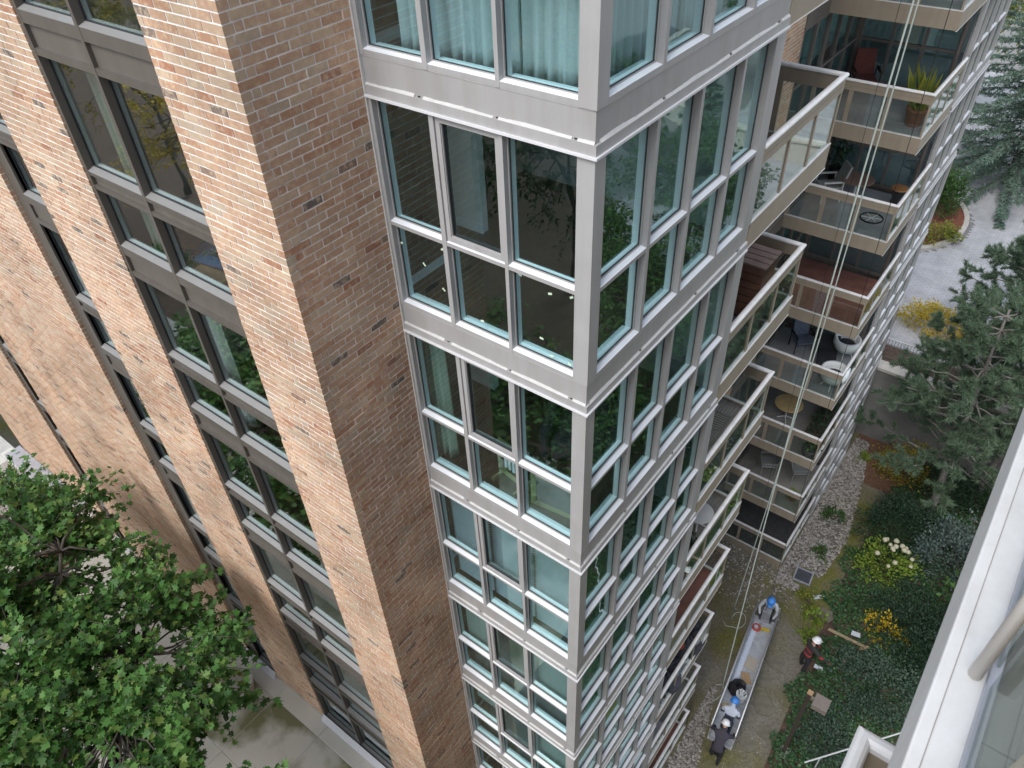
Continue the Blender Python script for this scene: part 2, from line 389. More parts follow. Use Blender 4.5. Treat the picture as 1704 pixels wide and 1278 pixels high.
bricks = []      # (size along, axis, centre x,y,z, half dims)
def add_wall(axis, u0, u1, z0, z1, corner=None):
    for p, q, a, b in brick_boxes(axis, u0, u1, z0, z1, corner):
        j = random.uniform(-.0025, .0025)
        if axis == 'x':
            bricks.append((p, YB + j, a, q, YB + .098, b, 'x'))
        elif axis == 'y':
            bricks.append((XW - .098, p, a, XW + j, q, b, 'y'))
        else:
            bricks.append((XB - .098, p, a, XB + j, q, b, 'n'))
ZT = 2 * H + .5
add_wall('x', -3.63, XW, PZ, ZT, corner=XW)
add_wall('x', -7.65, -5.97, PZ, ZT)
add_wall('x', -13.9, -8.75, PZ, ZT)
add_wall('x', -19.3, -14.65, PZ, ZT)
add_wall('y', YB, -.012, GZ, ZT, corner=YB)
add_wall('n', 8.0, 12.44, GZ, 1.0)

mb = MB()
for a, b in ((-3.63, XW), (-7.65, -5.97), (-13.9, -8.75), (-19.3, -14.65)):
    mb.box((a + .001, YB + .0045, PZ - .3), (b - .007, YB + .22, ZT))
fwall = bpart('brick_wall', mb.mesh('brick_wall', MORTAR), label='sunlit brick front wall between the window strips')
mb = MB(); mb.box((XW - .20, YB + .22, GZ), (XW - .0045, -.002, ZT)); mb.box((XW - .2, YB + .02, GZ), (XW - .02, YB + .22, PZ - .3))
rwall = bpart('brick_wall', mb.mesh('brick_wall', MORTAR), label='shaded brick return wall beside the glass tower')
mb = MB(); mb.box((XB - .2, YN1, GZ), (XB - .007, 12.44, ZT))
nwall = bpart('brick_wall', mb.mesh('brick_wall', MORTAR), label='brick wall at the back of the balcony recess')

def bscore(t):
    c = ((t[0] + t[3]) / 2, t[1] if t[6] == 'x' else (t[1] + t[4]) / 2, (t[2] + t[5]) / 2)
    x, y, zz = px_of(c)
    if not (-10 < x < 1714 and -10 < y < 1288): return -1
    v = Vector(CAMP) - Vector(c); nrm = Vector((0, -1, 0)) if t[6] == 'x' else Vector((1, 0, 0))
    area = (t[5] - t[2]) * max(t[3] - t[0] if t[6] == 'x' else t[4] - t[1], .01)
    return area * max(0, v.normalized().dot(nrm)) / (zz * zz)
order = sorted([i for i in range(len(bricks)) if bricks[i][6] != 'n'], key=lambda i: -bscore(bricks[i]))
single = set(order[:296])
bm_cache = {}
def brick_geo(dx, dy, dz):
    b = MB(); c = .0035
    b.box((-dx, -dy, -dz), (dx, dy, dz)); return b
rest = {'x': [], 'y': [], 'n': []}
for i, t in enumerate(bricks):
    if i in single:
        dx, dy, dz = (t[3] - t[0]) / 2, (t[4] - t[1]) / 2, (t[5] - t[2]) / 2
        key = (round(dx, 3), round(dy, 2), round(dz, 3))
        if key not in bm_cache:
            g = brick_geo(dx, dy, dz); bm_cache[key] = g.mesh('brick', BRICK)
        par = fwall if t[6] == 'x' else rwall
        o = link('brick', bm_cache[key], par, ((t[0] + t[3]) / 2, (t[1] + t[4]) / 2, (t[2] + t[5]) / 2), (random.uniform(-.004, .004), random.uniform(-.006, .006), random.uniform(-.006, .006)))
    else: rest[t[6]].append(t[:6])
QF = np.array([(0,3,2,1),(4,5,6,7),(0,1,5,4),(1,2,6,5),(2,3,7,6),(3,0,4,7)])
for ax, par in (('x', fwall), ('y', rwall), ('n', nwall)):
    T = np.array(rest[ax]); n = len(T)
    a, b = T[:, :3], T[:, 3:]
    V = np.zeros((n, 8, 3))
    for ci, sel in enumerate(((0,0,0),(1,0,0),(1,1,0),(0,1,0),(0,0,1),(1,0,1),(1,1,1),(0,1,1))):
        for d in range(3): V[:, ci, d] = (b if sel[d] else a)[:, d]
    V += rng.uniform(-.0016, .0016, V.shape)
    Fq = (QF[None] + (np.arange(n) * 8)[:, None, None]).reshape(-1, 4)
    o = link('brick_courses', fast_mesh('brick_courses', V.reshape(-1, 3), Fq, BRICK), par); o['kind'] = 'stuff'

# ---- window strips in the brick ------------------------------------------
def strip_floor(x0, x1, mulls, jl):
    """one storey of a window strip between brick jambs x0..x1; mulls: mullion centres; jl: left jamb width"""
    F, G, I = MB(STRIP), MB(STRIP), MB(STRIP); panes, Ps, Ks = [], [], []
    xs = [x0 + jl] + mulls + [x1 - .03]
    F.box((x0, -.13, -2.067), (x0 + jl, -.018 if jl < .2 else -.06, .60)); F.box((x1 - .03, -.13, -2.067), (x1, -.018, .60))
    if jl > .2: F.box((x0 + jl - .07, -.13, -2.067), (x0 + jl, -.03, .60))
    for m_ in mulls: F.box((m_ - .028, -.13, -2.067), (m_ + .028, -.018, .60))
    for i in range(len(xs) - 1):
        a = xs[i] + (.028 if i else 0); b = xs[i + 1] - (.028 if i < len(xs) - 2 else 0)
        for zt, zb in ((.60, .44), (-1.10, -1.18)):
            F.hexa([(a,-.115,zb),(b,-.115,zb),(b,-.021,zb),(a,-.021,zb),(a,-.115,zt),(b,-.115,zt),(b,-.021,zt-.035),(a,-.021,zt-.035)])
        for zt in (.60, -1.10):
            K = MB(STRIP); K.hexa([(a,-.1145,zt+.001),(b,-.1145,zt+.001),(b,-.020,zt-.033),(a,-.020,zt-.033),(a,-.1145,zt+.006),(b,-.1145,zt+.006),(b,-.0195,zt-.028),(a,-.0195,zt-.028)]); Ks.append(K.mesh('pale_sill_top', SILLC))
        for zt, zb in ((.20, .13), (-1.30, -1.35)):
            F.box((a, -.115, zb), (b, -.022, zt))
        for z0, z1 in ((.20, .44), (-1.30, -1.18)): P = MB(STRIP); P.box((a, -.10, z0), (b, -.062, z1)); Ps.append(P.mesh('spandrel_panel', PANEL_D))
        for z0, z1 in ((-1.10, .13), (-2.067, -1.35)):
            G.ring(a, b, z0, z1, -.118, -.098, .012)
            q = MB(STRIP); q.box((a + .004, -.114, z0 + .004), (b - .004, -.106, z1 - .004)); panes.append(q.mesh('pane', GLASS_S))
            I.box((a, -.18, z0 - .03), (b, -.125, z0 + .004))
        I.box((a - .02, -.17, -2.06), (a + .006, -.125, .1))
    return F.mesh('window_strip', ALU_D), Ps, G.mesh('gasket', GASKET), I.mesh('inner_sill', INNER), panes, Ks
strips = [strip_floor(-5.97, -3.63, [-4.80], .055), strip_floor(-8.75, -7.65, [], .42), strip_floor(-14.65, -13.9, [], .30)]
for si, s in enumerate(strips):
    for k in range(-2, 6):
        z = -H * k
        if z + .6 < PZ: continue
        o = bpart('window_strip', s[0], (0, 0, z))
        for p in s[1]: link('spandrel_panel', p, o)
        for p in s[5]: link('pale_sill_top', p, o)
        link('gasket', s[2], o); link('inner_sill', s[3], o)
        for p in s[4]: link('pane', p, o)

# ---- floors, ceilings and inner walls ---------------------------------------
for k in KS:
    z = -H * k
    fm = MB(); fm.box((-19.2, .2, z - 2.65), (-.12, 3.6, z - 2.40)); fm.box((-19.2, YB + .24, z - 2.65), (XW - .21, .199, z - 2.40))
    bpart('floor_slab', fm.mesh('floor_slab', WOODF if k in (0, 1, 2, 5) else CARPET))
    fm = MB(); fm.box((-2.6, 16.95, z - 2.65), (-.12, 20.6, z - 2.40)); fm.box((-9, 16.95, z - 2.65), (-2.6, 20.6, z - 2.40)); bpart('floor_slab', fm.mesh('floor_slab', CARPET))
    wd = MB(); wd.box((-2.80, .20, z - 2.40), (-2.72, 1.05, z + .017)); bpart('inner_wall', wd.mesh('inner_wall', WALLD))
    iw = None
    for a_, b_, m_ in (((-5.2, 1.82, -2.40), (-2.75, 1.92, .017), WALLW), ((-19.2, 3.5, -2.40), (-.5, 3.58, .017), WALLM), ((-6.6, YB + .24, -2.4), (-6.5, 3.49, .017), WALLM), ((-11, YB + .24, -2.4), (-10.9, 3.49, .017), WALLM), ((-9, 20.5, -2.4), (-.5, 20.58, .017), WALLM), ((-4.1, 16.95, -2.4), (-4.0, 20.49, .017), WALLM)):
        wm = MB(); wm.box((a_[0], a_[1], z + a_[2]), (b_[0], b_[1], z + b_[2])); o = bpart('inner_wall', wm.mesh('inner_wall', m_)); iw = iw or o
    bb = MB(); bb.box((-2.719, .2, z - 2.40), (-2.70, 1.06, z - 2.29)); bb.box((-5.2, 1.795, z - 2.40), (-2.74, 1.819, z - 2.29)); link('baseboard', bb.mesh('baseboard', INNER), iw)
rm = MB(); rm.box((-19.3, .0, ZT), (-.02, 6.4, ZT + .3)); rm.box((-19.3, YB, ZT), (XW, 0, ZT + .3)); rm.box((-9, 13.8, ZT), (0, YE, ZT + .3)); rm.box((-9, 6.4, ZT), (XB - .2, 13.8, ZT + .3)); bpart('roof_slab', rm.mesh('roof_slab', CONC))
rm = MB(); rm.box((-19.3, 3.7, GZ), (-19.1, 20.7, ZT)); rm.box((-19.3, YB + .1, GZ), (-19.2, 3.7, ZT)); rm.box((-9.0, YE - .15, GZ), (-.17, YE, ZT)); rm.box((-19.1, 6.3, GZ), (XB - .2, 6.42, ZT)); bpart('back_wall', rm.mesh('back_wall', MORTAR))
rm = MB(); rm.box((-2.44, .13, -H * 7 - 2.66), (-.0, 3.6, GZ)); rm.box((-2.6, 16.8, -H * 7 - 2.66), (0, 20.7, GZ - .3)); bpart('plinth', rm.mesh('plinth', CONC))

# storeys above the camera carry on upwards
q = MB(); q.box((-19.3, YB + .01, ZT + .3), (XW - .01, 6.3, ZT + 9)); q.box((XW, .01, ZT + .3), (-.01, 6.42, ZT + 9)); q.box((-9, 13.82, ZT + .3), (-.01, YE, ZT + 9)); q.box((-9, 6.4, ZT + .3), (XB, 13.8, ZT + 9)); bpart('upper_storeys', q.mesh('upper_storeys', MORTAR))
q = MB(); q.box((XW + .001, -.022, GZ), (XW + .02, .03, ZT)); bpart('joint_sealant', q.mesh('joint_sealant', SEAL))
# ---- balconies ------------------------------------------------------------------
def mir(y): return YN1 + YN2 - y
def balcony_meshes(far):
    M = (lambda x, y, z: (x, mir(y), z)) if far else None
    y0, y1 = YN0 + .005, YN1
    S = MB(M)
    S.box((XB + .002, y0, -2.60), (-.06, y1 - .06, -2.36))
    fas = MB(M); fas.box((-.06, y0, -2.66), (0, y1, -2.29)); fas.box((XB + .002, y1 - .06, -2.66), (-.0601, y1, -2.29))
    lip = MB(M); lip.box((-.06, y0, -2.29), (.004, y1 + .004, -2.276)); lip.box((XB + .002, y1 - .06, -2.29), (-.0601, y1 + .004, -2.276))
    lip.box((-.02, y0, -2.672), (.006, y1 + .006, -2.661))
    # top board and rounded cap
    bd = MB(M); bd.box((-.045, y0, -1.53), (-.005, y1 - .005, -1.325)); bd.box((XB + .002, y1 - .045, -1.53), (-.0451, y1 - .005, -1.325))
    gr = MB(M); gr.box((-.006, y0, -1.435), (-.003, y1 - .004, -1.43)); gr.box((XB + .002, y1 - .006, -1.435), (-.045, y1 - .003, -1.43))
    cap = MB(M)
    prof = [(-.042, -.012), (-.042, .012), (-.03, .028), (-.012, .036), (.012, .036), (.03, .028), (.042, .012), (.042, -.012)]
    c0 = -.025; yc = y1 - .025
    A = [[(c0 + a, y0, -1.312 + b) for a, b in prof], [(c0 + a, yc + a, -1.312 + b) for a, b in prof], [(XB + .002, yc + a, -1.312 + b) for a, b in prof]]
    for s_ in range(2):
        for i in range(len(prof)):
            j = (i + 1) % len(prof); cap.face([A[s_][i], A[s_][j], A[s_ + 1][j], A[s_ + 1][i]])
    cap.face(A[0]); cap.face(A[2])
    ys = [y0 + .02, y0 + .92, y0 + 1.82, y1 - .03]
    xs = [XB + .05, XB + .9, XB + 1.75]
    posts = []
    for y in ys:
        q = MB(M); q.box((-.05, y - .022, -2.30), (-.012, y + .022, -1.33)); posts.append(q.mesh('post', BEIGE))
    for x in xs:
        q = MB(M); q.box((x - .05, y1 - .05, -2.30), (x + .05, y1 - .012, -1.33)); posts.append(q.mesh('post', BEIGE))
    panes = []
    for a, b in zip(ys[:-1], ys[1:]):
        q = MB(M); q.box((-.034, a + .024, -2.275), (-.026, b - .024, -1.532)); panes.append(q.mesh('rail_pane', GLASS_B))
    xx = xs + [-.06]
    for a, b in zip(xx[:-1], xx[1:]):
        q = MB(M); q.box((a + .05, y1 - .034, -2.275), (b - .05 if b < -.1 else b, y1 - .026, -1.532)); panes.append(q.mesh('rail_pane', GLASS_B))
    return dict(slab=S.v and S, fas=fas.mesh('fascia', BEIGE), lip=lip.mesh('fascia_trim', CAPW), bd=bd.mesh('rail_board', BEIGE), gr=gr.mesh('rail_groove', BROWNF), cap=cap.mesh('handrail', CAPW), posts=posts, panes=panes)
DECK = mat('grey_wood_deck', (.25, .235, .21), .85, var=.25, scale=2)
REDF = mat('red_tile_floor', (.24, .10, .075), .7, var=.2, scale=4)
STONEF = mat('grey_tile_floor', (.26, .26, .27), .6, var=.12, scale=3)
DARKF = mat('dark_carpet_floor', (.06, .058, .06), .95, var=.2)
near = balcony_meshes(False); farb = balcony_meshes(True)
nfl = {-2: STONEF, -1: STONEF, 0: STONEF, 1: DARKF, 2: DECK, 3: DECK, 4: REDF, 5: DARKF, 6: CARPET, 7: REDF}
ffl = {-2: STONEF, -1: STONEF, 0: STONEF, 1: STONEF, 2: STONEF, 3: REDF, 4: STONEF, 5: CARPET, 6: DECK, 7: DARKF}
BALC = {}
for k in KS:
    z = -H * k
    for nm, D, fl in (('n', near, nfl[k]), ('f', farb, ffl[k])):
        sm_ = D['slab'].mesh('balcony', fl)
        o = bpart('balcony', sm_, (0, 0, z)); BALC[nm, k] = o
        for key, n_ in (('fas', 'fascia'), ('lip', 'fascia_trim'), ('bd', 'rail_board'), ('gr', 'rail_groove'), ('cap', 'handrail')): link(n_, D[key], o)
        for p in D['posts']: link('post', p, o)
        for p in D['panes']: link('rail_pane', p, o)
    # deck boards laid as square tiles of slats on the wooden balconies
    if k in (2, 3):
        for tx in range(6):
            for ty in range(6):
                dk = MB(); x0, y0 = XB + .1 + tx * .42, YN0 + .05 + ty * .445
                for s_ in range(7):
                    if (tx + ty) % 2: dk.box((x0 + s_ * .06, y0, 0), (x0 + s_ * .06 + .042, y0 + .435, .022))
                    else: dk.box((x0, y0 + s_ * .0625, 0), (x0 + .412, y0 + s_ * .0625 + .044, .022))
                link('deck_tile', dk.mesh('deck_tile', DECK), BALC['n', k], (0, 0, -2.359))
# tower wall behind near balcony and glazing of the far balcony
def glazed(fr, u0, u1, n, z, mtl, gl):
    """floor-to-ceiling glazing u0..u1 with n lites"""
    F = MB(fr); ps = []
    st = (u1 - u0) / n
    for i in range(n + 1): F.box((u0 + i * st - .035, -.10, z - 2.37), (u0 + i * st + .035, 0, z - .0))
    for a, b in ((-2.37, -2.26), (-1.32, -1.26), (-.06, 0)):
        for i in range(n): F.box((u0 + i * st + .035, -.09, z + a), (u0 + (i + 1) * st - .035, -.006, z + b))
    for i in range(n):
        for a, b in ((-2.26, -1.32), (-1.26, -.06)):
            q = MB(fr); q.box((u0 + i * st + .035, -.055, z + a), (u0 + (i + 1) * st - .035, -.047, z + b)); ps.append(q.mesh('pane', gl))
    return F.mesh('balcony_glazing', mtl), ps
FWALL = lambda u, w, z: (u, YN3 - w, z)
NB = lambda u, w, z: (XB + w, u, z)
g1 = glazed(FWALL, XB + .04, -.30, 3, 0, BROWNF, GLASS); g2 = glazed(NB, 12.48, 16.70, 5, 0, BROWNF, GLASS)
g3 = glazed(NB, YN0 + .04, 5.6, 2, 0, BROWNF, GLASS)
for k in KS:
    z = -H * k
    for fm_, ps in (g1, g2, g3):
        o = bpart('balcony_glazing', fm_, (0, 0, z))
        for p in ps: link('pane', p, o)
    q = MB(); q.box((XB - .15, 12.44, -2.667), (XB + .02, 13.80, -2.37)); bpart('spandrel_panel', q.mesh('spandrel_panel', PANEL_D), (0, 0, z))
    q = MB(); q.box((XB - .2, 5.64, -2.36), (XB, YN1 - .07, .0)); q.box((-.50, 3.60, -2.4), (-.10, 3.685, 0)); q.box((XB - .1, 3.60, -2.4), (-.5, 3.685, 0)); bpart('wall_panel', q.mesh('wall_panel', WALLW if k % 2 else PANEL_D), (0, 0, z))
    # room behind the far glazing
    q = MB(); q.box((-7, 11.9, z - 2.65), (XB - .11, 16.9, z - 2.38)); bpart('floor_slab', q.mesh('floor_slab', CARPET))
    q = MB(); q.box((-7.0, 12.3, z - 2.38), (-6.9, 16.9, z)); bpart('inner_wall', q.mesh('inner_wall', WALLW))
q = MB(); q.box((XB - .01, YN3 + .0, GZ), (XB + .003, YN3 + .2, ZT)); q.box((-.30, YN3 - .05, GZ), (-.24, YN3 + .12, ZT)); bpart('pier', q.mesh('pier', BROWNF))
# ================================================================== ground and terrain
def sheet(name, pts, z, mt, label=None, kind='structure'):
    q = MB(); q.face([(x, y, z) for x, y in pts]); o = q.obj(name, mt); o['kind'] = kind; return o
def R4(x0, x1, y0, y1): return [(x0, y0), (x1, y0), (x1, y1), (x0, y1)]

def moss_mat():
    mt, n, l, b = base_mat('mossy_ground')
    g = n.new('ShaderNodeNewGeometry')
    def noise(sc, de, ro=.55):
        q = n.new('ShaderNodeTexNoise'); q.inputs['Scale'].default_value = sc; q.inputs['Detail'].default_value = de; q.inputs['Roughness'].default_value = ro
        l.new(g.outputs['Position'], q.inputs['Vector']); return q
    a = noise(.42, 6); c = n.new('ShaderNodeValToRGB'); e = c.color_ramp.elements
    e[0].position = .40; e[0].color = (.185, .17, .14, 1); e[1].position = .62; e[1].color = (.135, .135, .04, 1)
    q = e.new(.52); q.color = (.155, .14, .085, 1)
    l.new(a.outputs['Fac'], c.inputs['Fac'])
    f = noise(18, 5, .7); c2 = n.new('ShaderNodeValToRGB'); c2.color_ramp.elements[0].color = (.6, .6, .6, 1); c2.color_ramp.elements[1].color = (1.5, 1.5, 1.45, 1)
    c2.color_ramp.elements[0].position = .3; c2.color_ramp.elements[1].position = .75; l.new(f.outputs['Fac'], c2.inputs['Fac'])
    mx = n.new('ShaderNodeMixRGB'); mx.blend_type = 'MULTIPLY'; mx.inputs['Fac'].default_value = 1; l.new(c.outputs[0], mx.inputs['Color1']); l.new(c2.outputs[0], mx.inputs['Color2'])
    l.new(mx.outputs[0], b.inputs['Base Color']); b.inputs['Roughness'].default_value = .95; b.inputs['Specular IOR Level'].default_value = .15
    bu = n.new('ShaderNodeBump'); bu.inputs['Strength'].default_value = .6; bu.inputs['Distance'].default_value = .03; l.new(f.outputs['Fac'], bu.inputs['Height']); l.new(bu.outputs[0], b.inputs['Normal'])
    return mt
MOSS = moss_mat()
MULCH = mat('brown_mulch', (.085, .055, .04), .95, var=.4, scale=9, bump=.6, bscale=40)
REDM = mat('red_mulch', (.20, .068, .042), .95, var=.35, scale=14, bump=.6, bscale=60)
PAVE = mat('grey_paver', (.40, .40, .41), .85, var=.14, scale=1.4, bump=.2)
KERB = mat('pale_kerb_stone', (.48, .45, .40), .9, var=.1, scale=3)
CWALL = mat('weathered_concrete', (.17, .165, .155), .95, var=.3, scale=.9, bump=.3)
PLAZA = mat('pale_plaza_concrete', (.52, .50, .44), .9, var=.14, scale=.8, bump=.15)
PLAZM = mat('moss_stained_concrete', (.50, .48, .42), .9, scale=.9, col2=(.17, .17, .085), thresh=(.45, .62))
sheet('ground', R4(-700, 700, -700, 700), GZ - .004, MOSS)
# raised plaza on the street side (left) and upper plaza behind the retaining wall
q = MB(); q.box((-120, -8.2, PZ - .6), (XW - .25, YB + .02, PZ - .004)); q.box((-120, -7.9, GZ), (XW - .25, YB + .02, PZ - .6)); o = q.obj('plaza_terrain', CONC); o['kind'] = 'structure'
q = MB(); q.box((-120, -160, GZ), (60, -8.2, PZ - .25)); o = q.obj('mulch_bank', MULCH); o['kind'] = 'structure'
q = MB(); q.box((-40, 22.75, GZ), (90, 260, UZ - .02)); o = q.obj('upper_terrain', MULCH); o['kind'] = 'structure'

# pale plaza slabs along the brick wall, each with its own joint
slabs = empty('pavement', (-10, -3, PZ)); slabs['kind'] = 'structure'
def pslab(x0, x1, y0, y1, mt, dz=0):
    g = .008; q = MB(); q.box((x0 + g, y0 + g, PZ - .10), (x1 - g, y1 - g, PZ + dz)); o = q.obj('paving_slab', mt, slabs, bevel=.006); o.matrix_parent_inverse = Matrix.Translation((-10, -3, PZ)).inverted()
x = XW - .26
i = 0
while x > -20:
    wd = 1.52
    pslab(x - wd, x, -1.66, YB - .002, PLAZA, .002)
    for j, (a, b) in enumerate(((-3.16, -1.66), (-4.66, -3.16), (-6.16, -4.66), (-7.66, -6.16))):
        pslab(x - wd, x, a, b, PLAZM if (x > -6.3 or random.random() < .2) else PLAZA, random.uniform(-.003, .003))
    x -= wd
# sloped metal sills at the feet of the window strips
q = MB()
for i, (a, b) in enumerate(((-5.97, -3.63), (-8.75, -7.65), (-14.65, -13.9))):
    q = MB(); q.hexa([(a, YB - .10, PZ), (b, YB - .10, PZ), (b, YB - .004, PZ), (a, YB - .004, PZ), (a, YB - .08, PZ + .06), (b, YB - .08, PZ + .06), (b, YB - .004, PZ + .20), (a, YB - .004, PZ + .20)])
    bpart('base_sill', q.mesh('base_sill', mat('pale_grey_metal', (.46, .46, .48), .4, var=.03)))

# low brick planter wall with a stone coping at the end of the plaza
t = empty('planter_wall', (-16.2, -3.2, PZ), label='low brick planter wall with pale stone coping by the far window strip', cat='wall')
ti = Matrix.Translation((-16.2, -3.2, PZ)).inverted()
BRK2 = mat('brown_brick_face', (.17, .09, .055), .9, var=.3, scale=12, bump=.3)
for nm, a, b, mt in (('base', (-19.5, -1.62, PZ), (-15.0, -1.27, PZ + .85), BRK2), ('base', (-15.35, -6.5, PZ), (-15.0, -1.63, PZ + .85), BRK2),
                     ('coping', (-15.45, -6.6, PZ + .85), (-14.92, -1.275, PZ + .93), KERB), ('coping', (-19.5, -1.75, PZ + .852), (-15.46, -1.275, PZ + .932), mat('grey_stone', (.33, .33, .35), .8, var=.08)),
                     ('soil', (-19.5, -6.5, PZ), (-15.36, -1.76, PZ + .7), mat('pale_tile', (.33, .29, .26), .9, var=.12))):
    q = MB(); q.box(a, b); o = q.obj(nm, mt, t); o.matrix_parent_inverse = ti

# upper plaza: pavers, kerb, mulch bed, retaining wall with handrail
wl = empty('retaining_wall', (4, 22.6, GZ), label='weathered concrete retaining wall below the paved upper plaza', cat='wall')
q = MB(); q.box((-9, 22.35, GZ), (30, 22.75, -17.75)); o = q.obj('wall', CWALL, wl); o.matrix_parent_inverse = Matrix.Translation((4, 22.6, GZ)).inverted()
q = MB(); q.box((-9, 22.28, -17.75), (30, 22.85, -17.62)); o = q.obj('coping', KERB, wl); o.matrix_parent_inverse = Matrix.Translation((4, 22.6, GZ)).inverted()
hr = empty('handrail_fence', (4, 23.5, UZ), label='pale metal handrail with thin upright bars above the retaining wall', cat='fence')
HI = Matrix.Translation((4, 23.5, UZ)).inverted()
RAILM = mat('pale_rail_metal', (.55, .55, .55), .4, var=.03)
q = MB(); q.tube([(-3, 23.5, UZ + 1.02), (9, 23.5, UZ + 1.02)], .028, 8); o = q.obj('top_rail', RAILM, hr); o.matrix_parent_inverse = HI
q = MB(); q.tube([(-3, 23.5, UZ + .12), (9, 23.5, UZ + .12)], .018, 6); o = q.obj('bottom_rail', BROWNF, hr); o.matrix_parent_inverse = HI
bq = MB(); bq.tube([(0, 0, .12), (0, 0, 1.0)], .009, 5); bme = bq.mesh('bar', BROWNF)
for i in range(90):
    o = link('bar', bme, hr, (-3 + i * .12, 23.5, UZ)); o.matrix_parent_inverse = HI
# plaza pavers: real courses of pavers, joined
rows = []
y = 24.6; r = 0
while y < 60:
    x = -8 + (.1 if r % 2 else 0)
    while x < 16:
        if (x + 3.2) ** 2 / 10 + (y - 36) ** 2 / 16 > 1.0: rows.append((x + .006, y + .006, UZ - .03, x + .294, y + .144, UZ + random.uniform(-.002, .003)))
        x += .3
    y += .15; r += 1
T = np.array(rows); V = np.zeros((len(T), 8, 3))
for ci, sel in enumerate(((0,0,0),(1,0,0),(1,1,0),(0,1,0),(0,0,1),(1,0,1),(1,1,1),(0,1,1))):
    for d in range(3): V[:, ci, d] = (T[:, 3:] if sel[d] else T[:, :3])[:, d]
o = link('upper_plaza_pavers', fast_mesh('pavers', V.reshape(-1, 3), (np.array([(4,5,6,7),(0,1,5,4),(1,2,6,5),(2,3,7,6),(3,0,4,7)])[None] + (np.arange(len(T)) * 8)[:, None, None]).reshape(-1, 4), PAVE)); o['kind'] = 'stuff'
o['label'] = 'pale grey paving bricks of the upper plaza'
sheet('plaza_bed', R4(-40, 90, 24.5, 200), UZ - .012, mat('paver_joint', (.20, .195, .19), .95))
# round mulch bed with a kerb
bed = empty('mulch_bed', (-3.2, 36, UZ)); bed['kind'] = 'structure'
bi = Matrix.Translation((-3.2, 36, UZ)).inverted()
NA = 48
arc = [(-3.2 + 3.16 * math.cos(i * math.tau / NA), 36 + 4.0 * math.sin(i * math.tau / NA)) for i in range(NA)]
q = MB(); q.prism([(-3.2 + (x + 3.2) * .93, 36 + (y - 36) * .945) for x, y in arc], UZ - .02, UZ + .10); o = q.obj('mulch', REDM, bed); o.matrix_parent_inverse = bi
for i in range(0, NA, 2):
    pts = []
    for a_, s_ in ((i, 1), (i + 1, 1), (i + 2, 1), (i + 2, .925), (i + 1, .925), (i, .925)):
        X, Y = arc[a_ % NA]; pts.append((-3.2 + (X + 3.2) * s_, 36 + (Y - 36) * s_))
    q = MB(); q.prism(pts, UZ - .02, UZ + .15); o = q.obj('kerb_stone', KERB, bed); o.matrix_parent_inverse = bi
# curved driveway wall further along the plaza (seen mirrored in the tower glass)
cw = empty('curved_wall', (17, 40, UZ), label='pale curved driveway wall with clipped greenery behind it', cat='wall'); ci_ = Matrix.Translation((17, 40, UZ)).inverted()
def arcpts(cx, cy, r, a0, a1, n=28): return [(cx + r * math.cos(math.radians(a0 + (a1 - a0) * i / n)), cy + r * math.sin(math.radians(a0 + (a1 - a0) * i / n))) for i in range(n + 1)]
a1_, a2_ = arcpts(12, 52, 13, -120, 10), arcpts(12, 52, 13.4, -120, 10)
q = MB()
q.prism(a1_ + a2_[::-1], UZ - .1, UZ + 1.25); o = q.obj('wall', KERB, cw); o.matrix_parent_inverse = ci_
a1_, a2_ = arcpts(12, 52, 12.9, -120, 10), arcpts(12, 52, 13.5, -120, 10)
q = MB(); q.prism(a1_ + a2_[::-1], UZ + 1.25, UZ + 1.36); o = q.obj('coping', PLAZA, cw); o.matrix_parent_inverse = ci_
q = MB(); q.prism(arcpts(12, 52, 14.5, -78, 20) + arcpts(12, 52, 18.5, -78, 20)[::-1], UZ - .02, UZ + .006); o = q.obj('driveway', mat('asphalt', (.075, .075, .08), .9, var=.15, scale=8)); o['kind'] = 'structure'

# ================================================================== plants
def leaf_mat(name, cols, trans=.3, rough=.55):
    mt, n, l, b = base_mat(name); g = n.new('ShaderNodeNewGeometry')
    cr = n.new('ShaderNodeValToRGB'); e = cr.color_ramp.elements
    e[0].position = 0; e[0].color = (*cols[0], 1); e[1].position = 1; e[1].color = (*cols[-1], 1)
    for i, c in enumerate(cols[1:-1]): q = e.new((i + 1) / (len(cols) - 1)); q.color = (*c, 1)
    l.new(g.outputs['Random Per Island'], cr.inputs['Fac']); l.new(cr.outputs[0], b.inputs['Base Color'])
    b.inputs['Roughness'].default_value = rough; b.inputs['Specular IOR Level'].default_value = .35
    t = n.new('ShaderNodeBsdfTranslucent'); l.new(cr.outputs[0], t.inputs[0]); mx = n.new('ShaderNodeMixShader'); mx.inputs[0].default_value = trans
    l.new(b.outputs[0], mx.inputs[1]); l.new(t.outputs[0], mx.inputs[2]); l.new(mx.outputs[0], n['Material Output'].inputs[0]); return mt
BARK = mat('bark', (.10, .085, .07), .95, var=.3, scale=14, bump=.6)
BARKG = mat('grey_bark', (.20, .185, .165), .95, var=.3, scale=14, bump=.6)

T_LEAF = (np.array([(0,0,0),(-.32,.45,.06),(0,1,0),(.32,.45,.06)], float), [np.array([(0,2,1),(0,3,2)])])
T_MAPLE = (np.array([(0,0,0),(-.48,.12,.05),(-.30,.42,.02),(-.52,.70,.07),(-.16,.68,.0),(0,1.05,-.04),(.16,.68,0),(.52,.70,.07),(.30,.42,.02),(.48,.12,.05)], float),
           [np.array([(0,2,1),(0,4,2),(2,4,3),(0,6,4),(4,6,5),(0,8,6),(6,8,7),(0,9,8)])])
T_NEEDLE = (np.array([(-.02,0,0),(.02,0,0),(0,1,0)], float), [np.array([(0,1,2)])])
T_SPRAY = (np.array([(-.06,0,0),(.06,0,0),(.16,.55,-.03),(0,1,-.08),(-.16,.55,-.03)], float), [np.array([(0,1,2,3,4)])])

